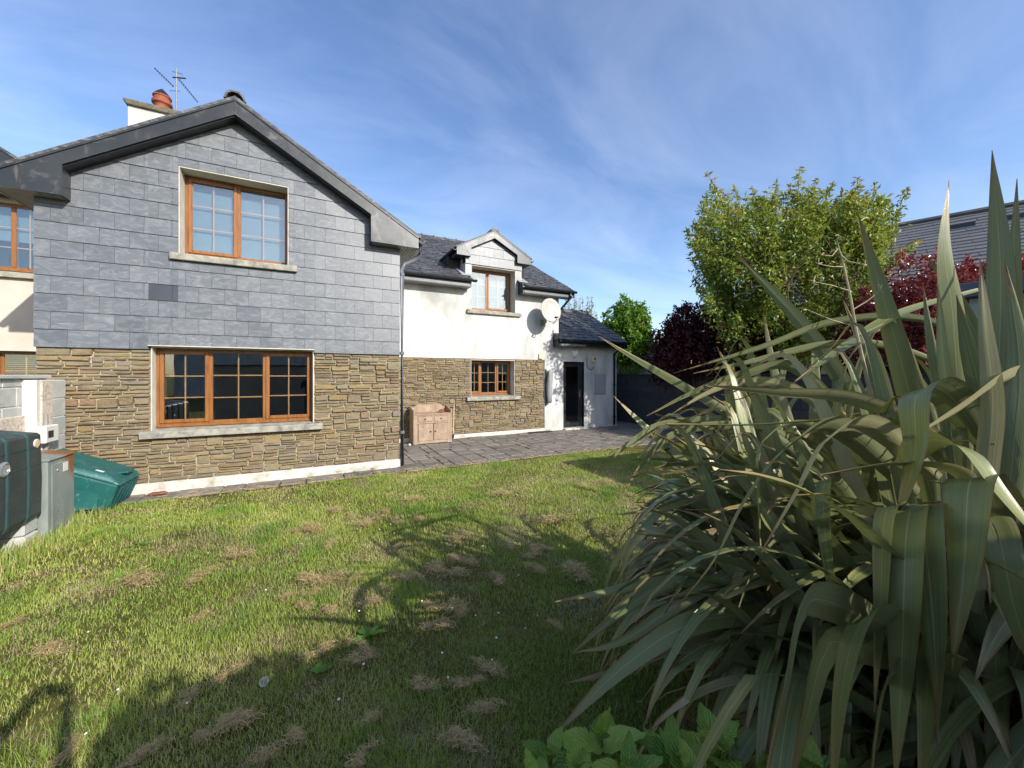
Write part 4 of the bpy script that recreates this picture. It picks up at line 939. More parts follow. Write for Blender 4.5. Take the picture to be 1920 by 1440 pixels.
ld = MB(); ld.v = [(-2.87, 6.265, .668), (-2.10, 6.265, .30), (-2.10, 6.90, .30), (-2.87, 6.90, .668), (-2.85, 6.29, .735), (-2.20, 6.30, .425), (-2.20, 6.87, .425), (-2.85, 6.88, .735)]; ld.v[1] = (-2.10, 6.265, .30); ld.f = [(0, 3, 2, 1), (4, 5, 6, 7), (0, 1, 5, 4), (1, 2, 6, 5), (2, 3, 7, 6), (3, 0, 4, 7)]
ld_o = ld.build('lid', MATS['teal_plastic'], gb_, bevel=.022, segs=2)
MB().box(-2.26, -2.105, 6.50, 6.68, .405, .43).build('lid_catch', MATS['teal_plastic'], ld_o, bevel=.01)
for y in (6.36, 6.47, 6.58, 6.69, 6.80):
    f = MB(); f.prism([(-2.225, .03), (-2.205, .03), (-2.108, .285), (-2.128, .285)], 'y', y, y+.035); f.build('rib', MATS['teal_dark'], gb_, bevel=.006)
pn = MB(); pn.prism([(-2.75, .05), (-2.33, .05), (-2.30, .33), (-2.75, .5)], 'y', 6.305, 6.318); pn.build('side_panel', MATS['teal_plastic'], gb_, bevel=.008)
simple('paper', '#d7d9d2', '#b9bcb4', .8, 30, 10, 0)
sl_ = (.735-.425)/.65
lab = MB()
for xa, ya in ((-2.66, 6.34), (-2.36, 6.36)): lab.quad((xa, ya, .737-(xa+2.85)*sl_), (xa+.07, ya, .737-(xa+.07+2.85)*sl_), (xa+.07, ya+.05, .737-(xa+.07+2.85)*sl_), (xa, ya+.05, .737-(xa+2.85)*sl_))
lab.build('paper_label', MATS['paper'], ld_o)

# ------------------------------------------------------------------ neighbouring house on the left
NY = W
nb = thing('neighbouring_house', 'neighbouring house with pinkish cream wall and oak windows behind the boundary wall', 'house', (-5.6, NY+2, 0))
nw = wall_cells(MB(), -9.0, GX0-.02, -.05, 4.62, NY, NY+.3, [(-5.6, -4.1, 1.06, 2.05), (-5.6, -4.12, 3.345, 4.51)]); nw.build('rendered_wall', MATS['neighbour_render'], nb)
window((-5.6, -4.12, 3.345, 4.51), NY, .1, [(0, .35, True), (.35, .75, False), (.75, 1, False)], True, nb, blind=.55)
wn_ = window((-5.6, -4.1, 1.06, 2.05), NY, .16, [(0, .62, True), (.62, 1, False)], False, nb)
for k in range(26): MB().box(-5.5, -4.15, NY+.265, NY+.29, 1.1+k*.036, 1.104+k*.036).build('blind_slat', MATS['blind_slat'], wn_)
nr = MB(); nr.prism([(NY-.2, 4.72), (NY+4.1, 6.2), (NY+8, 4.7), (NY+8, 4.62), (NY+4.1, 6.1), (NY-.2, 4.64)], 'x', -9.3, GX0-.45); nr.build('roof', MATS['roof_slate_stuff'], nb)
lo_, hi_ = at(0, 292, 6.0), at(28, 300, 6.0)
nv = MB(); nv.prism([(-6.5, 5.05), (-5.35, 5.78), (-4.27, 5.10), (-4.27, 4.9), (-5.35, 5.58), (-6.5, 4.85)], 'y', NY-.15, NY-.12); nv.build('verge_fascia', MATS['zinc_trim'], nb)
nv = MB()
for a, b, c, d in ((-6.55, 5.02, -5.35, 5.78), (-5.35, 5.78, -4.22, 5.07)): nv.prism([(a, b), (c, d), (c, d+.05), (a, b+.05)], 'y', NY-.17, NY+3)
nv.build('dormer_roof', MATS['roof_slate_stuff'], nb)
MB().box(-9.2, GX0-.46, NY-.22, NY-.19, 4.55, 4.70).box(-9.2, GX0-.46, NY-.189, NY-.001, 4.56, 4.575).build('eaves_fascia', MATS['black_trim'], nb)

# ------------------------------------------------------------------ right side: boundary wall, shed, buildings beyond
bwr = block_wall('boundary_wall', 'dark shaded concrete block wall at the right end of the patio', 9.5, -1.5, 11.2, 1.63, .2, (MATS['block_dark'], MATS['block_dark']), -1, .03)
simple('shed_board', '#9a9d9a', '#868985', .8, 4, 40, .2)
sh_ = thing('garden_shed', 'pale flat-roofed shed with slate blue fascia behind the flax leaves', 'shed', (7.0, .4, 0))
MB().box(6.10, 8.3, -1.2, 1.42, -.05, 2.44).build('wall', MATS['shed_board'], sh_)
for k in range(12): MB().box(6.078, 6.098, -1.2, 1.43, .05+k*.195, .05+k*.195+.185).build('board', MATS['shed_board'], sh_, bevel=.004)
simple('blue_trim', '#4d5866', '#434d5a', .5, 4, 30, .05)
MB().box(6.0, 8.4, -1.3, 1.50, 2.445, 2.60).build('roof', MATS['blue_trim'], sh_, bevel=.01)

rh = thing('far_house', 'house beyond the hedge showing a long grey slate roof with two small vents', 'house', (17.5, 3, 0))
A = at(1660, 430, 13.5); dv = Vector((.365, -.931, 0)).normalized(); nv_ = Vector((-.931, -.365, 0)); ZR = A.z
def rp_(s_, t, dz=0): return A+dv*s_+nv_*(t*.82)+Vector((0, 0, -t*.57+dz))
simple('far_slate', '#4b4c50', '#5c5a58', .6, 1.2, 20, .3)
rw = MB()
for k in range(22):      # overlapping courses
    t0, t1 = k*.24, (k+1)*.24+.03
    for s0 in np.arange(-4.0, 14.0, .6):
        s1 = s0+.595; q = (.3 if k % 2 else 0); j = random.uniform(0, .012)
        rw.quad(rp_(s0+q, t0, 0+j), rp_(s1+q, t0, 0+j), rp_(s1+q, t1, .035+j), rp_(s0+q, t1, .035+j)); rw.quad(rp_(s0+q, t1, .035+j), rp_(s1+q, t1, .035+j), rp_(s1+q, t1, .0), rp_(s0+q, t1, .0))
_rm = bpy.data.meshes.new('roof'); _rm.from_pydata(rw.v, [], rw.f)
n = NT('far_slate2'); c = n.ramp(n.island(), [(0, lin('#5a5a5c')), (.5, lin('#6b6865')), (1, lin('#626266'))]); MATS['far_slate2'] = n.done(c, .55, 0, .4)
rfo = link('roof', _rm, MATS['far_slate2'], rh)
MB().tube([rp_(-4, 0, .05), rp_(14, 0, .05)], .09, 6).build('ridge', MATS['far_slate'], rfo)
bkw = MB(); bkw.quad(rp_(-4, 0), rp_(14, 0), rp_(14, 0)-nv_*4-Vector((0, 0, 2.8)), rp_(-4, 0)-nv_*4-Vector((0, 0, 2.8))); bkw.build('roof', MATS['far_slate'], rh)
fw = MB(); p0, p1 = rp_(-3.7, 4.9), rp_(13.7, 4.9); fw.quad((p0.x, p0.y, -.05), (p1.x, p1.y, -.05), p1, p0); q0 = rp_(-3.7, 0)-nv_*3.9; g_ = (rp_(-3.7, 0)).z-2.75
fw.quad((p0.x, p0.y, -.05), (q0.x, q0.y, -.05), (q0.x, q0.y, g_), p0); fw.quad(p0, (q0.x, q0.y, g_), rp_(-3.7, .02), rp_(-3.7, .03)); fw.build('wall', MATS['white_render'], rh)
for s_ in (1.35, 2.35):
    v = MB(); b0 = rp_(s_, .95, .04); b1 = rp_(s_+.55, .95, .04); b2 = rp_(s_+.55, 1.15, .16); b3 = rp_(s_, 1.15, .16); v.quad(b0, b1, b2, b3); v.quad(b3, b2, rp_(s_+.55, 1.17, .03), rp_(s_, 1.17, .03)); v.quad(b0, b3, rp_(s_, 1.17, .03), rp_(s_, 1.0, .03)); v.build('roof_vent', MATS['black_trim'], rfo)
v = MB(); v.quad(rp_(5.6, 1.5, .06), rp_(6.9, 1.5, .06), rp_(6.9, 2.6, .06), rp_(5.6, 2.6, .06)); v.build('skylight', MATS['glass'], rfo)
gh = thing('white_garage', 'low white building with pale roof beyond the dark wall', 'garage', (16.0, 14.6, 0))
a_ = at(1196, 690, 18); b_ = at(1216, 690, 18); 
MB().box(a_.x-.1, a_.x+1.6, a_.y-1.5, a_.y+3.0, -.05, at(1200, 672, 18).z).build('wall', MATS['white_render'], gh); zt = at(1200, 672, 18).z
MB().prism([(a_.x-.35, zt+.001), (a_.x+1.9, zt+.001), (a_.x+.8, zt+.6)], 'y', a_.y-1.8, a_.y+3.2).build('roof', MATS['soffit'], gh)
cg = thing('conservatory', 'bluish glazed lean-to seen between the downpipe and the white garage', 'conservatory', (14, 15.2, 0)); c0 = at(1150, 690, 17.5)
MB().box(c0.x, c0.x+1.35, c0.y, c0.y+2, -.05, at(1160, 672, 17.5).z).build('frame', MATS['white_plastic'], cg)
simple('blue_glass', '#5d7690', '#7890a5', .1, 3, 10, 0, spec=.8)
for k in range(4): MB().box(c0.x+.05+k*.33, c0.x+.05+k*.33+.27, c0.y-.012, c0.y-.002, .9, at(1160, 674, 17.5).z).build('pane', MATS['blue_glass'], cg)

# behind the camera: back wall of the garden and a house that show in the panes
simple('back_render', '#a39c8e', '#8c8578', .9, 2, 40, .3)
bwb = thing('back_wall', 'plain rendered wall closing the garden behind the tall hedge', 'wall', (3, -2.6, 0))
MB().box(-3.2, 9.5, -2.75, -2.55, -.05, 1.95).build('rendered_wall', MATS['back_render'], bwb); MB().box(-3.22, 9.52, -2.79, -2.51, 1.951, 2.0).build('coping', MATS['block_dark'], bwb)
hb = thing('rear_house', 'pale gabled house beyond the back garden wall', 'house', (0, -24, 0))
hbw = MB().box(-9, 7, -28, -21, -.05, 4.4); hbw.prism([(-9, 4.4), (7, 4.4), (-1, 8.2)], 'y', -28, -21); hbw.build('wall', MATS['white_render'], hb)
MB().prism([(-9.4, 4.25), (-1, 8.25), (7.4, 4.25), (7.4, 4.45), (-1, 8.45), (-9.4, 4.45)], 'y', -28.3, -20.7).build('roof', MATS['roof_slate_stuff'], hb)
for xw in (-6, -1, 4): MB().box(xw-.6, xw+.6, -20.99, -20.95, 1.0, 2.2).build('window', MATS['black_trim'], hb)
hb2 = hb.copy(); COL.objects.link(hb2); hb2.location = (19.5, -27, 0); hb2['label'] = 'added second gabled house, out of view, blocking the low sky glow in the panes'  # unseen copy added to block the bright horizon mirrored in the wing window
for ch in list(hb.children):
    c = ch.copy(); COL.objects.link(c); c.parent = hb2
    c.matrix_parent_inverse = Matrix.Translation((0, 24, 0))

# ------------------------------------------------------------------ foliage
def leaf_mat(name, stops, rough=.45, trans=.3, tcol='#9aa83a', spec=.4):
    n = NT(name); a = n.attr('rc'); sep = n.new('ShaderNodeSeparateXYZ'); n.put(sep.inputs[0], a)
    col = n.ramp(sep.outputs[0], [(p, lin(c)) for p, c in stops]); n.done(col, rough, 0, spec)
    tr = n.N.new('ShaderNodeBsdfTranslucent'); n.put(tr.inputs[0], n.mix(.5, col, lin(tcol))); mx = n.N.new('ShaderNodeMixShader'); mx.inputs[0].default_value = trans
    n.t.links.new(n.b.outputs[0], mx.inputs[1]); n.t.links.new(tr.outputs[0], mx.inputs[2]); n.t.links.new(mx.outputs[0], n.out.inputs['Surface']); MATS[name] = n.m
leaf_mat('cherry_leaf', [(0, '#4f6a26'), (.45, '#728a36'), (.78, '#93983f'), (.93, '#a08048'), (1, '#a8684a')], .38, .35, '#b5b040')
leaf_mat('photinia_leaf', [(0, '#4a1c20'), (.35, '#6e2a2c'), (.7, '#96443e'), (.9, '#b0685a'), (1, '#6a5030')], .22, .2, '#a03028', .6)
leaf_mat('purple_leaf', [(0, '#2c0e14'), (.5, '#451720'), (.85, '#5a2228'), (1, '#423220')], .35, .2, '#601c20')
leaf_mat('green_leaf', [(0, '#3c5a1c'), (.5, '#557a26'), (.85, '#6d9130'), (1, '#8a9a3a')], .42, .35, '#a8c840')
leaf_mat('yellow_leaf', [(0, '#7a7a38'), (.5, '#95904a'), (1, '#a98f55')], .5, .35, '#c8b860')
leaf_mat('hedge_leaf', [(0, '#2f4418'), (.5, '#42591f'), (1, '#5a7028')], .4, .25, '#88a838')
simple('bark', '#5b4b3c', '#43372d', .9, 14, 60, .6, stretch=(1, 1, .3))
simple('twig', '#9a8a70', '#7f7059', .8, 14, 60, .2)
def leaves(P, D, length, width, fold=.25, curl=.25, rg=rng):
    """arrays of leaf positions and directions -> verts, triangles, attribute"""
    n = len(P); D = D/np.linalg.norm(D, axis=1, keepdims=True); R = rg.normal(size=(n, 3)); S = np.cross(D, R); S /= np.linalg.norm(S, axis=1, keepdims=True); N = np.cross(S, D)
    L = length*rg.uniform(.65, 1.2, (n, 1)); Wd = width*rg.uniform(.7, 1.2, (n, 1))
    m = P+D*L*.45+N*0; l = m+S*Wd*.5+N*Wd*fold; r = m-S*Wd*.5+N*Wd*fold; tip = P+D*L-N*L*curl
    V = np.stack([P, r, tip, l, m-N*Wd*.02], 1).reshape(-1, 3); b = np.arange(n)[:, None]*5
    T = np.concatenate([b+np.array([[0, 1, 4]]), b+np.array([[1, 2, 4]]), b+np.array([[2, 3, 4]]), b+np.array([[3, 0, 4]])])
    rc = np.repeat(np.stack([rg.random(n), rg.random(n), np.zeros(n)], 1), 5, 0); return V, T, rc
def merge(parts):
    V = []; T = []; A_ = []; o = 0
    for v, t, a in parts: V.append(v); T.append(t+o); A_.append(a); o += len(v)
    return np.concatenate(V), np.concatenate(T), np.concatenate(A_)
def shoot_leaves(p0, p1, n, length, width, droop=.3, spread=.06, rg=rng, bias=0.):
    t = rg.random(n)**.9; P = p0[None]+(p1-p0)[None]*t[:, None]+rg.normal(size=(n, 3))*spread*(1.15-t[:, None])
    ax = (p1-p0)/np.linalg.norm(p1-p0); D = rg.normal(size=(n, 3))*.8+ax[None]*.5; D[:, 2] -= droop; v, tr, a = leaves(P, D, length, width, rg=rg)
    a[:, 0] = np.clip(a[:, 0]*.70+np.repeat(t, 5)**2*.25+bias, 0, 1); return v, tr, a
def crown_obj(name, parts, mat, parent):
    V, T, A_ = merge(parts); return link(name, big_mesh(name, V, None, T, {'rc': A_}), mat, parent)

# bronze-green cherry beyond the dark wall
rt_ = np.random.default_rng(21)
ct = thing('cherry_tree', 'bushy tree with bronze-tinged green leaves and upright shoots beyond the boundary wall', 'tree', (10.8, 5.45, 0))
base = Vector((10.8, 5.45, 0)); D0 = base.x*SY+base.y*CY
tips_px = [(1325, 322), (1287, 432), (1296, 480), (1375, 350), (1410, 348), (1455, 342), (1500, 312), (1530, 332), (1562, 342), (1607, 335), (1640, 342), (1700, 350), (1685, 395), (1665, 430), (1345, 380), (1300, 520), (1330, 560), (1310, 410), (1480, 350), (1580, 360), (1720, 450), (1690, 470), (1655, 480), (1350, 600), (1625, 360)]
trunk = MB(); parts = []
hub = []
for k in range(7):
    a = 2*math.pi*k/7; tipx, tipz = math.cos(a)*random.uniform(.6, 1.5), random.uniform(3.0, 4.4); q = [base+Vector((0, 0, -.05))+Vector((math.cos(a)*.08, math.sin(a)*.08, 0))]
    for s_ in (.3, .6, 1.0): q.append(base+Vector((math.cos(a)*1.6*s_**1.2+random.uniform(-.1, .1), math.sin(a)*1.3*s_**1.2+random.uniform(-.1, .1), tipz*s_)))
    trunk.tube(q, [.09, .06, .042, .022], 7); hub += [q[1], q[2], q[3], (q[2]+q[3])/2]
allt = [at(x, y, D0+random.uniform(-.7, .7)) for x, y in tips_px]
cpoly = [(1290, 440), (1325, 350), (1380, 370), (1500, 350), (1640, 355), (1690, 380), (1650, 470), (1650, 600), (1560, 690), (1400, 690), (1340, 610)]
def inpoly(x, y, P):
    c = False; j = len(P)-1
    for i in range(len(P)):
        if (P[i][1] > y) != (P[j][1] > y) and x < (P[j][0]-P[i][0])*(y-P[i][1])/(P[j][1]-P[i][1])+P[i][0]: c = not c
        j = i
    return c
while len(allt) < 400:
    x, y = random.uniform(1280, 1700), 345+310*random.random()**1.25
    if inpoly(x, y, cpoly): allt.append(at(x, y, D0+random.uniform(-1.4, 1.5)))
for k, tp in enumerate(allt):
    h = min(hub, key=lambda q: (q-tp).length+random.uniform(0, .8)); ex = tp-h
    st = h+ex*.15; up = tp+Vector((0, 0, 0)); s0 = tp-Vector((ex.x*.35, ex.y*.35, abs(ex.z)*.35+.35))
    if ex.length > .3: trunk.tube([h, (h+s0)/2+Vector((0, 0, .05)), s0, tp], [.014, .010, .008, .003], 4, cap=False)
    parts.append(shoot_leaves(np.array(s0), np.array(tp), 125 if k >= 25 else 85, .125, .05, .5, .16 if k >= 25 else .07, rt_, bias=rt_.uniform(-.32, .12) if k >= 25 else .12))
trunk.build('trunk', MATS['bark'], ct); crown_obj('crown', parts, MATS['cherry_leaf'], ct)

def shrub(name, label, cat, base, blobs, nshoot, per, length, width, mat, rg, droop=-.1, spread=.09, shoot=.4, stems=True):
    t = thing(name, label, cat, base); parts = []; bs = Vector(base); stem = MB()
    vols = np.array([b[1][0]*b[1][1]*b[1][2] for b in blobs]); pr = vols/vols.sum()
    for k in range(nshoot):
        c, r = blobs[rg.choice(len(blobs), p=pr)]; d = rg.normal(size=3); d /= np.linalg.norm(d); rad_ = rg.uniform(.35, 1.0)**.45
        if d[2] < -.5: d[2] *= -.5
        p1 = np.array(c)+d*np.array(r)*rad_; ax = d*.6+np.array([0, 0, .8]); ax /= np.linalg.norm(ax); p0 = p1-ax*shoot*rg.uniform(.6, 1.3)
        p1 = p1+rg.normal(size=3)*.05; parts.append(shoot_leaves(p0, p1, per, length, width, droop, spread, rg))
        if stems and k % 6 == 0: stem.tube([bs+Vector((random.uniform(-.2, .2), random.uniform(-.2, .2), 0)), (bs+Vector(p0))/2+Vector((0, 0, .2)), Vector(p0)], [.03, .02, .008], 5, cap=False)
    if stems and stem.v: stem.build('stem', MATS['bark'], t)
    crown_obj('foliage', parts, mat, t); return t
rs = np.random.default_rng(33)
c1 = at(1310, 660, 11.2)
shrub('purple_shrub', 'rounded dark purple-red shrub rising above the dark boundary wall', 'shrub', (c1.x, c1.y, 0), [((c1.x, c1.y, 2.3), (1.45, 1.4, 1.55)), ((c1.x+.7, c1.y-.9, 2.2), (1.2, 1.2, 1.3)), ((at(1400, 660, 10.2).x, at(1400, 660, 10.2).y, 2.05), (1.1, 1.1, 1.25))], 1350, 44, .10, .05, MATS['purple_leaf'], rs)
c2 = at(1720, 600, 7.2); c3 = at(1890, 560, 5.9); c4 = at(1630, 640, 8.0)
shrub('photinia_bush', 'glossy red-leaved photinia bush behind the flax and shed', 'shrub', (c2.x+.6, c2.y, 0), [((c2.x+.5, c2.y, 2.5), (1.3, 1.3, 1.6)), ((c3.x+2.0, c3.y+.1, 2.6), (1.3, 1.3, 1.5)), ((c4.x+.5, c4.y, 2.1), (1.05, 1.1, 1.4))], 760, 44, .095, .042, MATS['photinia_leaf'], rs, droop=-.25)
c5 = at(1172, 620, 18)
gt = shrub('green_tree', 'round bright green tree beyond the extension roof', 'tree', (c5.x, c5.y, 0), [((c5.x, c5.y, 3.5), (1.35, 1.35, 1.95)), ((c5.x+.4, c5.y, 2.6), (1.2, 1.2, 1.4)), ((c5.x-.5, c5.y, 3.0), (1.0, 1.0, 1.2))], 420, 44, .18, .10, MATS['green_leaf'], rs, droop=.3, spread=.13, shoot=.5)
for ch in gt.children:
    if ch.name.startswith('foliage'): ch.name = 'crown'
    elif ch.name.startswith('stem'): ch.name = 'trunk'
tw = thing('twiggy_shrub', 'sparse twiggy shrub with thin yellowish shoots behind the extension ridge', 'shrub', tuple(at(1085, 700, 15))); tm = MB(); parts = []
tw.location.z = 0; WORLD_M[tw.name] = Vector(tw.location)
for k in range(70):
    x = random.uniform(1058, 1120); yt = random.uniform(552, 592) if x < 1112 else random.uniform(580, 610); d = 15+random.uniform(-.5, .5); p1 = at(x, yt, d); p0 = Vector((p1.x*.35+tw.location.x*.65, p1.y*.35+tw.location.y*.65, .2)); pm = Vector((p1.x+random.uniform(-.1, .1), p1.y, p1.z-1.2))
    tm.tube([p0, pm, p1], [.014, .009, .004], 4, cap=False); parts.append(shoot_leaves(np.array(p1-Vector((0, 0, 1.1))), np.array(p1), 16, .08, .04, .2, .05, rs))
tm.build('stem', MATS['twig'], tw); crown_obj('foliage', parts, MATS['yellow_leaf'], tw)
c6 = at(1178, 690, 14.5)
shrub('dark_bush', 'small dark bush peeping over the boundary wall beside the downpipe', 'bush', (c6.x, c6.y, 0), [((c6.x, c6.y, 1.55), (.5, .5, .72))], 60, 26, .09, .05, MATS['hedge_leaf'], rs)
# hedge behind the camera: throws the shade over the near lawn and shows in the panes
shrub('hedge', 'tall green hedge growing in front of the back garden wall', 'hedge', (2.7, -1.7, 0), [((1.06+.42*k, -1.8+.05*(k % 2), .85+(.90 if k < 3 else .76)*j), (.40, .42, .80 if k < 3 else .72)) for k in range(9) for j in (0, 1)], 1600, 30, .11, .07, MATS['hedge_leaf'], rs)
hc = MB()  # opaque core added inside the leaves so the hedge's shade falls solid
for k in range(16): hc.tube([(.98+k*.23, -1.8+.06*math.sin(k*2.1), -.02), (.98+k*.23, -1.8, .6), (.98+k*.23+.05*math.sin(k), -1.8, 1.6), (.98+k*.23, -1.82, 2.40-(.16 if k > 5 else 0)+.06*math.sin(k*1.7))], [.16, .24, .25, .14], 8)
hc.build('shade_core', MATS['bark'], [o for o in bpy.data.objects if o.name == 'hedge'][0])
# ------------------------------------------------------------------ flax (phormium)
def flax_mat(name, top, under, tipc, edge='#8a5a34', rough=.27, trans=.12):
    n = NT(name); a = n.attr('luv'); sep = n.new('ShaderNodeSeparateXYZ'); n.put(sep.inputs[0], a); u, v = sep.outputs[0], sep.outputs[1]
    r = n.rnd(); base = n.ramp(r, [(0, lin(top[0])), (.5, lin(top[1])), (1, lin(top[2]))]); un = lin(under)
    geo = n.new('ShaderNodeNewGeometry'); col = n.mix(geo.outputs['Backfacing'], base, un)
    cmb = n.new('ShaderNodeCombineXYZ'); n.put(cmb.inputs[0], u); n.put(cmb.inputs[1], n.math('MULTIPLY', v, .6)); n.put(cmb.inputs[2], n.math('MULTIPLY', r, 17.))
    st = n.noise(34, 4, .6, vec=cmb.outputs[0], stretch=(1, .08, 1)); col = n.mix(n.ramp(st, [(.38, .0), (.66, .5)]), col, lin('#8f8f5a'))
    bl = n.noise(5, 6, .7, vec=cmb.outputs[0]); col = n.mix(n.ramp(bl, [(.55, 0.), (.75, .45)]), col, lin('#6f6436'))
    keel = n.ramp(n.math('ABSOLUTE', n.math('SUBTRACT', u, .5)), [(0., .55), (.022, 0.)]); col = n.mix(keel, col, lin('#c4b982'))
    ed = n.ramp(n.math('ABSOLUTE', n.math('SUBTRACT', u, .5)), [(.455, 0.), (.49, .6)]); col = n.mix(ed, col, lin(edge))
    tp = n.ramp(n.math('ADD', v, n.math('MULTIPLY', n.math('SUBTRACT', bl, .5), .18)), [(.86, 0.), (.98, .9)]); col = n.mix(tp, col, lin(tipc))
    n.bump(st, .25, .003); n.done(col, n.ramp(bl, [(.3, rough), (.7, rough+.15)]), 0, .5)
    tr = n.N.new('ShaderNodeBsdfTranslucent'); n.put(tr.inputs[0], n.mix(.5, col, lin('#8f9a3c'))); mx = n.N.new('ShaderNodeMixShader'); mx.inputs[0].default_value = trans
    n.t.links.new(n.b.outputs[0], mx.inputs[1]); n.t.links.new(tr.outputs[0], mx.inputs[2]); n.t.links.new(mx.outputs[0], n.out.inputs['Surface']); MATS[name] = n.m
flax_mat('flax_leaf', ('#56633a', '#657042', '#747a48'), '#6d775a', '#93764a')
flax_mat('flax_pale', ('#9c9468', '#a89e76', '#b5ab84'), '#9d9878', '#9c7a55')
flax_mat('flax_dead', ('#5c4630', '#6d5236', '#7d6242'), '#6b5440', '#8a6a48', rough=.6, trans=.05)
FC = Vector((2.35, .75, 0))
flax = thing('flax_plant', 'huge flax clump of long strap-shaped olive green leaves arching over the lawn', 'plant', FC)
def bez(P, n):
    """Catmull-Rom through the points, n samples"""
    P = [P[0]*2-P[1]]+list(P)+[P[-1]*2-P[-2]]; out = []; m = len(P)-3
    for i in range(n):
        t = i/(n-1)*m; k = min(int(t), m-1); f = t-k; a, b, c, d = P[k:k+4]
        out.append(.5*((2*b)+(c-a)*f+(2*a-5*b+4*c-d)*f*f+(3*b-a-3*c+d)*f*f*f))
    return out
VIEW = Vector((SY, CY, 0))
def strap(path, width, facing=.5, mat='flax_leaf', twist=0., fold=.30, split=False, seed=0, parent=None, name='leaf', data=False):
    rnd = random.Random(seed); n = len(path); NU = 5; V = []; UV = []; prev = None; L = 0; cum = [0]
    for i in range(1, n): L += (path[i]-path[i-1]).length; cum.append(L)
    for i, p in enumerate(path):
        t = (path[min(i+1, n-1)]-path[max(i-1, 0)]).normalized(); s_ = cum[i]/L
        if prev is None:
            h = t.cross(Vector((0, 0, 1))); h = h.normalized() if h.length > .05 else Vector((CY, -SY, 0)); c = t.cross((p-Vector((0, 0, HC))).normalized()); c = c.normalized() if c.length > .05 else h
            if c.dot(h) < 0: c = -c
            w = (h*(1-facing)+c*facing).normalized()
        else:
            w = (prev-t*prev.dot(t)); w = w.normalized() if w.length > 1e-3 else prev
        prev = w; w2 = (Matrix.Rotation(twist*s_, 3, t) @ w); nr = w2.cross(t).normalized()
        if nr.z < 0 and abs(twist) < .1: pass
        wd = width*(.62+.38*min(1, s_*3.0))*(1 if s_ < .55 else max(.03, 1-((s_-.55)/.45)**1.7))
        fo = fold*(1.6-1.35*min(1, s_*1.5))
        for k in range(NU):
            uu = k/(NU-1); e = (uu-.5)*wd; V.append(p+w2*e*math.cos(fo*abs(uu-.5)*2)+nr*(abs(uu-.5)*wd*fo+.0025*math.sin(uu*14+seed))); UV.append((uu, s_, 0))
    F = [(i*NU+k, i*NU+k+1, (i+1)*NU+k+1, (i+1)*NU+k) for i in range(n-1) for k in range(NU-1)]
    if data: return [tuple(v) for v in V], F, UV
    me = big_mesh(name, [tuple(v) for v in V], F, None, {'luv': UV}); shade(me)
    return link(name, me, MATS[mat], parent or flax)
def PX(*pts): return [at(x, y, d) for x, y, d in pts]
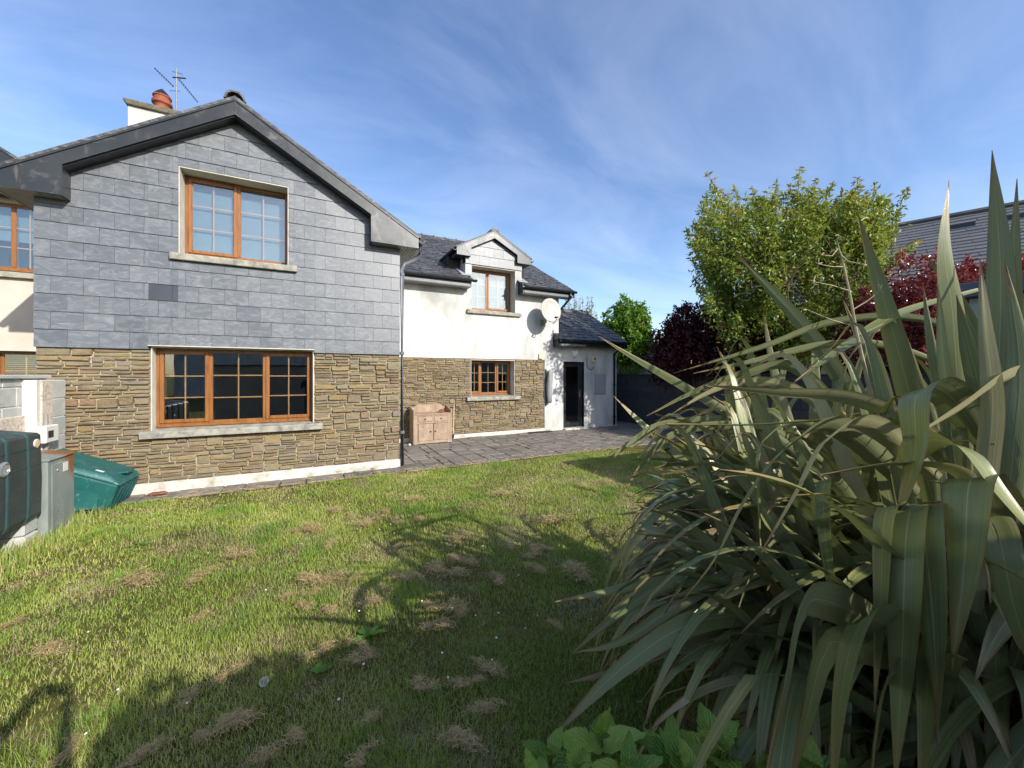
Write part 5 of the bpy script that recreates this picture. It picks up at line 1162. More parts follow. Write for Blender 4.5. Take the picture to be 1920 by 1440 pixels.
explicit = [  # (pixel, pixel, distance) from base to tip, width, facing, material, twist
 (PX((1770, 1050, 1.95), (1740, 900, 1.9), (1690, 680, 1.85), (1608, 398, 1.8)), .115, .95, 'flax_leaf', .1),
 (PX((1790, 1000, 1.95), (1765, 860, 1.95), (1720, 720, 1.95), (1672, 560, 1.95)), .07, .7, 'flax_leaf', .4),
 (PX((1810, 1000, 1.7), (1800, 800, 1.65), (1788, 600, 1.62), (1772, 470, 1.6), (1779, 338, 1.6)), .115, .95, 'flax_leaf', .9),
 (PX((1850, 1050, 1.5), (1868, 760, 1.45), (1876, 520, 1.42), (1860, 282, 1.4)), .105, .95, 'flax_leaf', .1),
 (PX((1870, 1050, 1.5), (1885, 760, 1.48), (1890, 560, 1.46), (1866, 330, 1.44)), .085, .9, 'flax_leaf', -.3),
 (PX((1880, 1050, 1.52), (1895, 800, 1.5), (1900, 560, 1.5), (1907, 335, 1.5)), .065, .9, 'flax_leaf', .2),
 (PX((1830, 1150, 1.3), (1850, 900, 1.25), (1862, 760, 1.22), (1848, 610, 1.2), (1838, 488, 1.2)), .07, .9, 'flax_pale', .5),
 (PX((1870, 1150, 1.3), (1900, 850, 1.25), (1912, 680, 1.25), (1884, 487, 1.25)), .085, .8, 'flax_leaf', .3),
 (PX((1800, 1000, 1.6), (1775, 800, 1.58), (1748, 660, 1.55), (1730, 530, 1.55)), .05, .8, 'flax_leaf', .3),
 (PX((1815, 1000, 1.45), (1800, 820, 1.42), (1772, 700, 1.42), (1758, 528, 1.42)), .05, .8, 'flax_leaf', -.3),
 (PX((1850, 950, 1.5), (1840, 760, 1.48), (1815, 650, 1.46), (1793, 553, 1.45)), .075, .9, 'flax_leaf', .2),
 (PX((1900, 820, 1.9), (1850, 680, 1.9), (1795, 560, 1.9), (1735, 478, 1.9)), .075, .7, 'flax_leaf', .5),
 (PX((1700, 980, 2.3), (1640, 830, 2.35), (1530, 640, 2.4), (1375, 470, 2.45)), .115, .8, 'flax_leaf', .3),
 (PX((1560, 1000, 2.4), (1500, 850, 2.45), (1455, 710, 2.5), (1431, 585, 2.5)), .075, .9, 'flax_pale', .3),
 (PX((1480, 900, 2.4), (1420, 790, 2.4), (1380, 720, 2.4), (1344, 650, 2.4)), .075, .9, 'flax_leaf', .3),
 (PX((1680, 900, 2.1), (1650, 760, 2.1), (1620, 660, 2.1), (1580, 560, 2.1)), .06, .8, 'flax_leaf', .3),
 (PX((1800, 900, 1.7), (1740, 812, 1.55), (1600, 748, 1.48), (1460, 735, 1.42), (1322, 722, 1.4)), .075, .75, 'flax_pale', .2),
 (PX((1800, 900, 1.6), (1690, 800, 1.45), (1580, 788, 1.38), (1400, 797, 1.32), (1250, 794, 1.3)), .055, .35, 'flax_leaf', .0),
 (PX((1860, 650, 2.25), (1720, 597, 2.2), (1560, 604, 2.2), (1430, 650, 2.2), (1262, 700, 2.2)), .055, .7, 'flax_leaf', .1),
 (PX((1790, 690, 2.1), (1660, 648, 2.1), (1540, 648, 2.1), (1400, 680, 2.1), (1300, 700, 2.1)), .05, .7, 'flax_leaf', .1),
 (PX((1840, 545, 1.95), (1690, 588, 1.85), (1600, 640, 1.78), (1485, 720, 1.7)), .065, .3, 'flax_leaf', .1),
 (PX((1560, 930, 2.3), (1400, 800, 2.35), (1290, 730, 2.4), (1190, 672, 2.4), (1122, 630, 2.4)), .060, .8, 'flax_leaf', .1),
 (PX((1560, 1050, 2.2), (1420, 965, 2.25), (1300, 880, 2.3), (1210, 800, 2.3), (1150, 742, 2.3)), .075, .8, 'flax_leaf', .1),
 (PX((1640, 850, 2.1), (1500, 695, 2.1), (1400, 700, 2.1), (1300, 735, 2.1), (1212, 780, 2.1)), .07, .8, 'flax_leaf', .1),
 (PX((1640, 850, 2.0), (1500, 735, 2.0), (1400, 715, 2.0), (1330, 735, 2.0), (1253, 780, 2.0)), .06, .8, 'flax_pale', .1),
 (PX((1600, 900, 2.1), (1420, 800, 2.1), (1260, 795, 2.15), (1190, 825, 2.15), (1112, 888, 2.15)), .07, .75, 'flax_leaf', .1),
 (PX((1600, 950, 2.0), (1450, 820, 2.0), (1330, 800, 2.0), (1240, 830, 2.0), (1160, 935, 2.0)), .06, .75, 'flax_leaf', .1),
 (PX((1620, 930, 1.9), (1500, 885, 1.85), (1380, 912, 1.8), (1250, 952, 1.8), (1150, 966, 1.8)), .05, .6, 'flax_pale', .1),
 (PX((1620, 1000, 1.8), (1500, 975, 1.75), (1400, 985, 1.7), (1300, 1005, 1.7), (1190, 1016, 1.7)), .04, .6, 'flax_dead', .1),
 (PX((1600, 1050, 1.9), (1430, 1040, 1.85), (1300, 1065, 1.8), (1180, 1100, 1.8), (1032, 1130, 1.8)), .06, .6, 'flax_leaf', .1),
 (PX((1600, 1000, 1.8), (1420, 990, 1.75), (1280, 1070, 1.7), (1160, 1150, 1.68), (1070, 1228, 1.65)), .075, .8, 'flax_leaf', .1),
 (PX((1600, 1050, 1.7), (1420, 1060, 1.65), (1290, 1120, 1.6), (1170, 1200, 1.55), (1072, 1225, 1.5)), .06, .8, 'flax_leaf', .1),
 (PX((1640, 1100, 1.7), (1450, 1145, 1.55), (1300, 1168, 1.45), (1170, 1250, 1.38), (1032, 1385, 1.32)), .085, .85, 'flax_leaf', .1),
 (PX((1640, 1150, 1.7), (1420, 1170, 1.6), (1290, 1200, 1.5), (1160, 1255, 1.46), (1057, 1282, 1.45)), .06, .8, 'flax_dead', .1),
 (PX((1720, 930, 1.6), (1580, 805, 1.35), (1480, 838, 1.25), (1400, 935, 1.2), (1340, 1050, 1.16), (1265, 1146, 1.15)), .10, .9, 'flax_leaf', .0),
 (PX((1760, 900, 1.5), (1640, 800, 1.25), (1550, 825, 1.15), (1490, 930, 1.1), (1428, 1035, 1.08)), .085, .9, 'flax_pale', .1),
 (PX((1860, 850, 1.5), (1780, 740, 1.25), (1718, 740, 1.12), (1715, 850, 1.08), (1678, 985, 1.06)), .11, .9, 'flax_leaf', .2),
 (PX((1980, 720, 1.4), (1900, 705, 1.25), (1800, 765, 1.15), (1690, 832, 1.08)), .075, .85, 'flax_pale', .0),
 (PX((1850, 960, 1.3), (1800, 888, 1.15), (1680, 870, 1.08), (1540, 890, 1.04)), .05, .7, 'flax_pale', .0),
 (PX((1690, 880, 1.4), (1735, 828, 1.2), (1810, 845, 1.05), (1880, 930, .98), (1990, 1060, .92)), .095, .85, 'flax_leaf', .0),
 (PX((1900, 1050, 1.5), (1850, 930, 1.15), (1818, 905, 1.0), (1808, 1060, .95), (1785, 1255, .92)), .12, .95, 'flax_leaf', .1),
 (PX((1900, 1050, 1.4), (1870, 940, 1.15), (1840, 910, 1.02), (1822, 1040, .98), (1790, 1180, .96)), .06, .95, 'flax_pale', .1),
 (PX((1700, 1200, 1.5), (1560, 1130, 1.0), (1505, 1150, .9), (1475, 1290, .85), (1430, 1480, .82)), .11, .95, 'flax_leaf', .1),
 (PX((1720, 1250, 1.5), (1590, 1205, 1.0), (1545, 1230, .92), (1515, 1340, .88), (1470, 1520, .85)), .09, .95, 'flax_leaf', .1),
 (PX((1740, 1250, 1.4), (1650, 1165, .95), (1608, 1185, .86), (1578, 1310, .82), (1560, 1520, .8)), .12, .95, 'flax_leaf', .05),
 (PX((1740, 1050, 1.4), (1690, 960, 1.1), (1660, 975, 1.03), (1652, 1150, 1.0), (1640, 1335, .98)), .06, .9, 'flax_leaf', .2),
 (PX((1760, 1050, 1.4), (1720, 960, 1.1), (1700, 1000, 1.0), (1692, 1230, .96), (1678, 1480, .94)), .085, .9, 'flax_leaf', .1),
 (PX((1780, 1050, 1.4), (1745, 955, 1.1), (1732, 980, 1.0), (1748, 1150, .96), (1760, 1360, .95)), .085, .9, 'flax_leaf', .1),
 (PX((1880, 1100, 1.4), (1850, 980, 1.1), (1872, 1000, 1.0), (1905, 1150, .96), (1960, 1300, .95)), .085, .9, 'flax_leaf', .1),
 (PX((1760, 1300, 1.4), (1690, 1260, 1.0), (1660, 1290, .92), (1640, 1400, .88), (1630, 1520, .86)), .10, .9, 'flax_leaf', .1),
 (PX((1820, 1250, 1.4), (1770, 1200, 1.05), (1745, 1240, 1.0), (1735, 1380, .96), (1725, 1520, .94)), .08, .9, 'flax_leaf', .1),
 (PX((1640, 1000, 1.8), (1560, 900, 1.5), (1545, 960, 1.4), (1560, 1100, 1.36), (1590, 1230, 1.34)), .06, .8, 'flax_leaf', .1),
 (PX((1600, 900, 1.9), (1520, 800, 1.6), (1430, 830, 1.5), (1424, 960, 1.46), (1428, 1060, 1.44)), .05, .8, 'flax_leaf', .1),
 (PX((1600, 1100, 1.7), (1480, 1010, 1.5), (1410, 1080, 1.42), (1370, 1200, 1.4), (1340, 1310, 1.38)), .06, .85, 'flax_leaf', .1),
 (PX((1600, 1200, 1.6), (1480, 1130, 1.45), (1380, 1220, 1.38), (1310, 1310, 1.35), (1250, 1390, 1.33)), .07, .85, 'flax_leaf', .2),
]
for k, (P, wd, fc, mt, tw_) in enumerate(explicit):
    strap(bez(P, 22), wd*(.8 if k < 16 else .95), max(fc, .88) if fc > .4 else fc, mt, tw_, seed=k)
# leaves that fill the clump
LB = [(280, 1690), (480, 1700), (560, 1560), (620, 1420), (700, 1260), (800, 1200), (880, 1150), (960, 1175), (1100, 1110), (1250, 1090), (1400, 1130), (1600, 1300)]
def left_bound(y):
    for (ya, xa), (yb, xb) in zip(LB, LB[1:]):
        if ya <= y <= yb: return xa+(xb-xa)*(y-ya)/(yb-ya)
    return 1690 if y < 280 else 1300
rf = random.Random(77); made = 0; tries = 0
fans = [Vector((2.45, .65, 0)), Vector((2.65, 1.15, 0)), Vector((2.2, 1.0, 0)), Vector((2.05, .55, 0)), Vector((2.75, .25, 0)), Vector((2.45, 1.5, 0)), Vector((1.85, .85, 0)), Vector((2.9, .75, 0))]
FV, FF, FU = [], [], []
nt = 0
for _k in range(1500):          # arching leaves that build up the top and left of the mound
    if nt >= 165: break
    ty = 650+rf.random()*420; tx = rf.uniform(left_bound(ty)+10, 1760); td = rf.uniform(1.6, 2.7); tip = at(tx, ty, td)
    if tip.z < .15: continue
    f = min(fans, key=lambda q: (Vector((q.x, q.y, 0))-Vector((tip.x, tip.y, 0))).length+rf.uniform(0, 1.0)); b = f+Vector((rf.gauss(0, .1), rf.gauss(0, .1), .05)); hd = Vector((tip.x-b.x, tip.y-b.y, 0))
    if hd.length < .35: continue
    lift = rf.choice([rf.uniform(-.16, .04), rf.uniform(-.05, .16)]); m1 = b+hd*.30+Vector((0, 0, max(tip.z*.52, .4))); m2 = b+hd*.68+Vector((0, 0, tip.z*.97+lift)); P = bez([b, m1, m2, tip], 18)
    if any(proj(q)[1] < 575 and proj(q)[0] < 1800 for q in P) or any(proj(q)[2] < .95 for q in P) or any(proj(q)[0] < left_bound(proj(q)[1])-10 for q in P): continue
    strap(P, rf.uniform(.048, .085), rf.uniform(.3, .98), rf.choices(['flax_leaf', 'flax_pale', 'flax_dead'], [.80, .17, .03])[0], rf.uniform(-.4, .4), seed=3000+nt); nt += 1
LEFT = math.atan2(SY, -CY)
while made < 520 and tries < 30000:
    tries += 1
    f = rf.choice(fans); b = f+Vector((rf.gauss(0, .12), rf.gauss(0, .12), rf.uniform(.0, .12))); az = rf.gauss(LEFT-.15, .75) if rf.random() < .72 else rf.uniform(0, 2*math.pi); out = Vector((math.cos(az), math.sin(az), 0))
    L = rf.uniform(1.0, 2.0); th0 = rad(rf.uniform(48, 84)); bend = rad(rf.choice([rf.uniform(50, 90), rf.uniform(90, 150), rf.uniform(120, 165)])); pw = rf.uniform(1.1, 2.4); p = b.copy(); path = [p.copy()]; n = 18; ok = True
    kink = rf.uniform(.4, .7) if rf.random() < .3 else 9
    for i in range(n):
        s_ = (i+.5)/n; th = th0-bend*s_**pw-(rad(45) if s_ > kink else 0); th = max(th, rad(-84)); p = p+(out*math.cos(th)+Vector((0, 0, math.sin(th))))*(L/n); path.append(p.copy())
        q = proj(p)
        if p.z < .03 or q[2] < .78 or (Vector((p.x, p.y, p.z-HC))).length < .85: ok = False; break
        if q[1] < 1500 and q[0] < left_bound(q[1])+12: ok = False; break
        if q[1] < 610 and q[0] < 1800: ok = False; break
        if q[1] < 420: ok = False; break
    if not ok: continue
    mt = rf.choices(['flax_leaf', 'flax_pale', 'flax_dead'], [.86, .07, .07])[0]
    wd_ = rf.uniform(.046, .078); fc_ = rf.uniform(0, .6); tw2 = rf.uniform(-.5, .5)
    if made < 78: strap(path, wd_, fc_, mt, tw2, seed=1000+made)
    else:
        v_, f_, u_ = strap(path, wd_, fc_, mt, tw2, seed=1000+made, data=True); b_ = len(FV); FV += v_; FU += u_; FF += [tuple(b_+i for i in q) for q in f_]
    made += 1
print('flax leaves', nt, made, tries)
_fm = big_mesh('inner_leaves', FV, FF, None, {'luv': FU}); shade(_fm); tag(link('inner_leaves', _fm, MATS['flax_leaf'], flax), None, None, kind='stuff')
# dead skirt at the base
sk = []; rk_ = random.Random(5)
for k in range(260):
    f = rk_.choice(fans[:7]); az = rk_.uniform(0, 2*math.pi); out = Vector((math.cos(az), math.sin(az), 0)); b = f+out*rk_.uniform(0, .2)+Vector((0, 0, rk_.uniform(.05, .5))); L = rk_.uniform(.5, 1.0); p = b.copy(); path = [p.copy()]; th0 = rad(rk_.uniform(10, 60))
    for i in range(7): th = th0-rad(105)*(i/6); p = p+(out*math.cos(th)+Vector((0, 0, math.sin(th))))*L/7; p.z = max(p.z, .01+.03*rk_.random()); path.append(p.copy())
    sk.append((path, rk_.uniform(.02, .05)))
V = []; F = []; UV = []
for path, wd in sk:
    if min(proj(q)[0]-left_bound(proj(q)[1]) for q in path) < 0 or min(proj(q)[2] for q in path) < .8: continue
    b0 = len(V); n = len(path); t = (path[-1]-path[0]).normalized(); w = t.cross(Vector((0, 0, 1))).normalized()
    for i, p in enumerate(path):
        ww = w*wd*.5*(1-.9*(i/(n-1))**2)
        for sg, uu in ((-1, 0.05), (1, .95)): V.append(tuple(p+ww*sg)); UV.append((uu, i/(n-1), 0))
    F += [(b0+2*i, b0+2*i+1, b0+2*i+3, b0+2*i+2) for i in range(n-1)]
tag(link('dead_leaves', big_mesh('dead_leaves', V, F, None, {'luv': UV}), MATS['flax_dead'], flax), None, None, kind='stuff')
# dry flower stalk with side shoots
simple('dry_stalk', '#8f8164', '#a89c80', .7, 20, 60, .2)
sp_ = [at(x, y, 1.75) for x, y in ((1640, 760), (1628, 720), (1605, 620), (1595, 560), (1578, 480), (1569, 460))]
sto = MB().tube(sp_, [.008, .008, .006, .005, .004, .002], 6).build('flower_stalk', MATS['dry_stalk'], flax)
for (a, b, c) in (((1576, 478), (1590, 490), (1622, 497)), ((1572, 465), (1560, 480), (1540, 478)), ((1580, 500), (1560, 500), (1535, 495)), ((1592, 545), (1560, 535), (1525, 528)), ((1600, 580), (1625, 565), (1650, 545)), ((1604, 630), (1640, 615), (1675, 597)), ((1596, 610), (1560, 600), (1512, 580)), ((1625, 722), (1640, 718), (1652, 722)), ((1574, 470), (1569, 450), (1572, 440))):
    tws = MB().tube([at(*a, 1.75), at(*b, 1.74), at(*c, 1.73)], [.003, .0025, .0012], 5)
    e = at(*c, 1.73)
    for k in range(4): tws.tube([e, e+Vector((random.uniform(-.03, .03), 0, random.uniform(-.02, .03)))], [.0018, .003], 4)
    tws.build('side_shoot', MATS['dry_stalk'], sto)

# ------------------------------------------------------------------ hydrangea shoots in front
def hyd_mat():
    n = NT('hydrangea_leaf'); a = n.attr('luv'); sep = n.new('ShaderNodeSeparateXYZ'); n.put(sep.inputs[0], a); u, v = sep.outputs[0], sep.outputs[1]
    base = n.ramp(n.rnd(), [(0, lin('#648c34')), (.6, lin('#88a844')), (1, lin('#a8bf58'))]); au = n.math('ABSOLUTE', n.math('SUBTRACT', u, .5))
    ph = n.math('SUBTRACT', n.math('MULTIPLY', v, 46.), n.math('MULTIPLY', au, 38.)); ve = n.math('SINE', ph); col = n.mix(n.ramp(ve, [(.8, 0.), (1., .45)]), base, lin('#a6bd5a')); col = n.mix(n.ramp(au, [(0., .6), (.03, 0.)]), col, lin('#b4c86a'))
    n.bump(ve, .5, .004); n.done(col, .42, 0, .45); tr = n.N.new('ShaderNodeBsdfTranslucent'); n.put(tr.inputs[0], col); mx = n.N.new('ShaderNodeMixShader'); mx.inputs[0].default_value = .3
    n.t.links.new(n.b.outputs[0], mx.inputs[1]); n.t.links.new(tr.outputs[0], mx.inputs[2]); n.t.links.new(mx.outputs[0], n.out.inputs['Surface']); MATS['hydrangea_leaf'] = n.m
hyd_mat()
def ovate(base, dirn, up, L, Wd, parent, droop=.25, seed=0):
    rnd = random.Random(seed); NV, NU = 13, 7; dirn = dirn.normalized(); side = dirn.cross(up).normalized(); nr = side.cross(dirn).normalized(); V = []; UV = []
    for i in range(NV):
        v = i/(NV-1); w = Wd*math.sin(math.pi*min(1, v**.8*.97+.015))**.85*(1-.25*v)*(1+.05*(-1)**i)
        for k in range(NU):
            u = k/(NU-1); e = u-.5; p = base+dirn*(L*v)+side*(w*e)+nr*(.30*abs(e)*w-droop*L*v*v+.004*math.sin(v*46-abs(e)*38)); V.append(tuple(p)); UV.append((u, v, 0))
    F = [(i*NU+k, i*NU+k+1, (i+1)*NU+k+1, (i+1)*NU+k) for i in range(NV-1) for k in range(NU-1)]
    me = big_mesh('leaf', V, F, None, {'luv': UV}); shade(me); return link('leaf', me, MATS['hydrangea_leaf'], parent)
hy = thing('hydrangea', 'low hydrangea with fresh bright green toothed leaves at the foot of the flax', 'plant', (gr(1300, 1440).x, gr(1300, 1440).y, 0))
simple('green_stem', '#6b7a35', '#7d6a45', .6, 20, 40, .1)
rh_ = random.Random(8); hs = MB()
for (x, y, d, s_) in ((1035, 1418, 1.22, 1.0), (1128, 1385, 1.20, 1.15), (1262, 1408, 1.16, 1.0), (1350, 1405, 1.12, 1.2), (1395, 1420, 1.14, .9), (1085, 1440, 1.12, 1.0), (1180, 1450, 1.08, 1.0), (1300, 1455, 1.06, 1.0), (1520, 1452, 1.04, 1.1), (1440, 1470, 1.06, 1.0), (1000, 1470, 1.12, .9)):
    top = at(x, y, d); bot = Vector((top.x+rh_.uniform(-.1, .1), top.y+rh_.uniform(.0, .15), 0)); hs.tube([bot, (bot+top)/2+Vector((.02, 0, 0)), top], [.006, .005, .004], 6)
    for tier in range(3):
        a0 = rh_.uniform(0, 3.1)+tier*1.57
        for k in range(2):
            a = a0+k*math.pi+rh_.uniform(-.2, .2); el = rad([62, 38, 12][tier]+rh_.uniform(-10, 10)); dn = Vector((math.cos(a)*math.cos(el), math.sin(a)*math.cos(el), math.sin(el))); ovate(top-Vector((0, 0, .035*tier)), dn, Vector((0, 0, 1)) if el < 1.2 else Vector((0, 1, 0)), [.085, .125, .14][tier]*s_*rh_.uniform(.85, 1.1), [.055, .082, .09][tier]*s_, hy, rh_.uniform(.1, .35), rh_.randint(0, 999))
hs.build('stem', MATS['green_stem'], hy)

# ------------------------------------------------------------------ lawn grass
def vnoise(x, y, f, seed):
    g = np.random.default_rng(seed).random((64, 64)); xs, ys = x*f+100, y*f+100; xi, yi = np.floor(xs).astype(int), np.floor(ys).astype(int); fx, fy = xs-xi, ys-yi; fx = fx*fx*(3-2*fx); fy = fy*fy*(3-2*fy)
    a = g[xi % 64, yi % 64]; b = g[(xi+1) % 64, yi % 64]; c = g[xi % 64, (yi+1) % 64]; d = g[(xi+1) % 64, (yi+1) % 64]; return (a*(1-fx)+b*fx)*(1-fy)+(c*(1-fx)+d*fx)*fy
def fbm(x, y, f, seed): return (vnoise(x, y, f, seed)+.5*vnoise(x, y, f*2.1, seed+1)+.25*vnoise(x, y, f*4.3, seed+2))/1.75
gl = np.random.default_rng(99)
NB = 560000
ang = gl.uniform(rad(-62), rad(62), NB*2); dist = 1.0+7.6*gl.random(NB*2)**1.0
fx_ = SY*np.cos(ang)+CY*np.sin(ang); fy_ = CY*np.cos(ang)-SY*np.sin(ang); bx, by = fx_*dist, fy_*dist
edge = LAWN_Y-.02+.09*(fbm(bx, by, 2.2, 4)-.5)
dens = np.clip(fbm(bx, by, 1.6, 12)*1.5-.05, .25, 1)
keep = (by < edge) & (by > -.6) & (bx > -2.42-.25*(by > 5.0)*0) & (bx < 9.3) & (gl.random(NB*2) < dens) & ~((bx > 6.0) & (by < 1.5))
bx, by = bx[keep][:NB], by[keep][:NB]; nb_ = len(bx); dist = np.hypot(bx, by)
n1 = fbm(bx, by, .9, 40); n2 = fbm(bx, by, 3.2, 50); tall = np.clip((fbm(bx, by, 2.1, 60)-.56)*6, 0, 1)
dry = np.clip((fbm(bx, by, 5.0, 90)*.5+n2*.45+n1*.35-.56)*3.2, .03, .95); isdry = gl.random(nb_) < np.clip(dry*.85+.14, 0, .84)
Ln = (.021+.026*gl.random(nb_)**1.5)*(1+tall*1.1)*np.where(isdry, .8, 1); Wd = np.where(isdry, .0017, .0026)*(0.75+.6*gl.random(nb_))*np.clip(dist/3.0, .8, 1.9)
az = gl.uniform(0, 2*np.pi, nb_); lean = np.where(isdry, gl.uniform(.7, 1.45, nb_), gl.uniform(.2, 1.25, nb_)); dx, dy_ = np.cos(az), np.sin(az)
sx, sy_ = -dy_, dx; z0 = np.full(nb_, -.014)
h1 = Ln*.55; V = np.zeros((nb_, 5, 3), np.float32)
mx_ = bx+dx*np.sin(lean*.6)*h1; my_ = by+dy_*np.sin(lean*.6)*h1; mz = z0+np.cos(lean*.6)*h1; tx = mx_+dx*np.sin(lean*1.2)*h1*.9; ty = my_+dy_*np.sin(lean*1.2)*h1*.9; tz = mz+np.cos(np.minimum(lean*1.2, 1.5))*h1*.9
for k, (cx, cy, cz, sg, wf) in enumerate(((bx, by, z0, -1, 1), (bx, by, z0, 1, 1), (mx_, my_, mz, 1, .8), (mx_, my_, mz, -1, .8), (tx, ty, tz, 0, 0))):
    V[:, k, 0] = cx+sx*Wd*sg*wf*.5; V[:, k, 1] = cy+sy_*Wd*sg*wf*.5; V[:, k, 2] = cz
o5 = np.arange(nb_)[:, None]*5; Q = o5+np.array([[0, 1, 2, 3]]); T = o5+np.array([[3, 2, 4]])
gcol = np.stack([np.where(isdry, 1.0, 0.0), np.clip(gl.random(nb_)*.45+.9*(fbm(bx, by, 1.9, 71)-.5)+.35-.25*tall, 0, 1), tall], 1); rc = np.repeat(gcol, 5, 0)
def grass_mat():
    n = NT('grass'); a = n.attr('rc'); sep = n.new('ShaderNodeSeparateXYZ'); n.put(sep.inputs[0], a)
    gcol_ = n.ramp(sep.outputs[1], [(0, lin('#5d8833')), (.35, lin('#88a342')), (.7, lin('#acb658')), (1, lin('#cbc680'))]); dcol = n.ramp(sep.outputs[1], [(0, lin('#ab9970')), (.5, lin('#c2b088')), (1, lin('#d8c8a2'))]); col = n.mix(sep.outputs[0], gcol_, dcol)
    n.done(col, .55, 0, .3); tr = n.N.new('ShaderNodeBsdfTranslucent'); n.put(tr.inputs[0], col); mx = n.N.new('ShaderNodeMixShader'); mx.inputs[0].default_value = .35
    n.t.links.new(n.b.outputs[0], mx.inputs[1]); n.t.links.new(tr.outputs[0], mx.inputs[2]); n.t.links.new(mx.outputs[0], n.out.inputs['Surface']); MATS['grass'] = n.m
grass_mat()
tag(link('lawn_grass', big_mesh('lawn_grass', V.reshape(-1, 3), Q, T, {'rc': rc}), MATS['grass']), 'rough mown lawn of green and straw-coloured grass', 'grass', kind='stuff')

# raked-up clumps of dry grass
def straw_mesh(seed, n=230):
    r = np.random.default_rng(seed); V = []; F = []; subs = [(r.uniform(-.12, .12), r.uniform(-.07, .07)) for _ in range(4)]
    for k in range(n):
        a = r.uniform(0, 2*math.pi); rr = r.random()**.7*.07; sc_ = subs[k % len(subs)]; c = np.array([sc_[0]+rr*math.cos(a), sc_[1]+rr*math.sin(a)*.7, .012+max(0, .075*(1-(rr/.10)**2))*r.random()**.6]); d = r.uniform(0, 2*math.pi); L = r.uniform(.03, .09); cv_ = r.uniform(-2.2, 2.2); w = r.uniform(.0009, .002); b = len(V); p = c.copy()
        for i in range(5):
            th = d+cv_*i/4; s_ = np.array([-math.sin(th), math.cos(th), r.uniform(-.3, .3)])*w; V += [tuple(p-s_), tuple(p+s_)]; p = p+np.array([math.cos(th), math.sin(th), r.uniform(-.35, .3)])*L/4; p[2] = max(.002, p[2])
        F += [(b+2*i, b+2*i+1, b+2*i+3, b+2*i+2) for i in range(4)]
    me = bpy.data.meshes.new('dry_grass_clump'); me.from_pydata(V, [], F); return me
def straw_mat():
    n = NT('straw'); c = n.ramp(n.island(), [(0, lin('#937a50')), (.5, lin('#b29868')), (1, lin('#cdb686'))]); MATS['straw'] = n.done(c, .75, 0, .2)
straw_mat()
SM = [straw_mesh(s_) for s_ in range(9)]
clumps = [(894, 912), (935, 928), (761, 943), (636, 957), (657, 971), (588, 995), (693, 985), (786, 977), (745, 981), (620, 1025), (858, 1009), (959, 1029), (1011, 1029), (1039, 981), (846, 1049), (878, 1055), (576, 1085), (608, 1090), (673, 1085), (765, 1085), (814, 1081), (862, 1081), (930, 1090), (999, 1073), (1080, 1083), (584, 1116), (576, 1138), (620, 1144), (697, 1132), (858, 1142), (826, 1176), (1043, 1174), (669, 1216), (677, 1239), (916, 1251), (794, 1291), (870, 1281), (701, 1351), (902, 1331), (894, 1412), (846, 1388), (681, 1424), (379, 1084), (251, 1095), (446, 1042), (581, 994), (555, 997), (15, 1174), (375, 1162), (94, 1230), (431, 1264), (349, 1312), (472, 1354), (397, 1376), (281, 1414), (562, 1395), (491, 1425), (127, 1410), (1100, 915), (1140, 905), (1180, 930), (1215, 940), (640, 885), (700, 880), (820, 1140), (860, 1160), (1000, 1040), (720, 960), (600, 1225), (540, 1120)]
rcl = random.Random(4)
for (x, y) in clumps:
    p = gr(x, y, .01); o = link('dry_grass_clump', rcl.choice(SM), MATS['straw']); s_ = rcl.uniform(.5, .9)*(1.15 if y < 1100 else .75); o.location = (p.x, p.y, .008); o.scale = (s_*rcl.uniform(.8, 1.4), s_*rcl.uniform(.7, 1.1), s_*rcl.uniform(.7, 1.2)); o.rotation_euler = (0, 0, rcl.uniform(0, 6.28))
    tag(o, 'loose clump of dry brown cut grass lying on the lawn', 'grass clump', 'clumps of cut grass on the lawn')
# loose straw along the patio edge
r = np.random.default_rng(17); V = []; F = []
for k in range(1500):
    x = r.uniform(-2.0, 6.5); y = LAWN_Y+.05+r.normal()*.09; d = r.uniform(0, 6.28); L = r.uniform(.03, .09); w = .0014; z = .024 if y > LAWN_Y+.03 else .02; b = len(V); s_ = (-math.sin(d)*w, math.cos(d)*w)
    for i in range(3): px, py = x+math.cos(d+i*.3)*L*i/2, y+math.sin(d+i*.3)*L*i/2; V += [(px-s_[0], py-s_[1], z), (px+s_[0], py+s_[1], z+.002)]
    F += [(b, b+1, b+3, b+2), (b+2, b+3, b+5, b+4)]
_me = bpy.data.meshes.new('straw_litter'); _me.from_pydata(V, [], F); tag(link('straw_litter', _me, MATS['straw']), 'scattered straw-like grass cuttings along the patio edge', 'straw', kind='stuff')
# daisies
V = []; F = []
for k in range(80):
    a_ = gl.uniform(rad(-58), rad(40)); d_ = gl.uniform(2.0, 6.6); x, y = (SY*math.cos(a_)+CY*math.sin(a_))*d_, (CY*math.cos(a_)-SY*math.sin(a_))*d_
    if y > LAWN_Y-.1 or x < -2.35: continue
    z = .05+gl.random()*.03; b = len(V); rr = .004+.003*gl.random(); V += [(x+rr*math.cos(t), y+rr*math.sin(t), z+.002*math.sin(t)) for t in np.linspace(0, 2*math.pi, 8)[:-1]]; F += [tuple(range(b, b+7))]
_me = bpy.data.meshes.new('daisies'); _me.from_pydata(V, [], F); tag(link('daisies', _me, MATS['white_plastic']), 'tiny white daisies dotted over the lawn', 'daisies', kind='stuff')
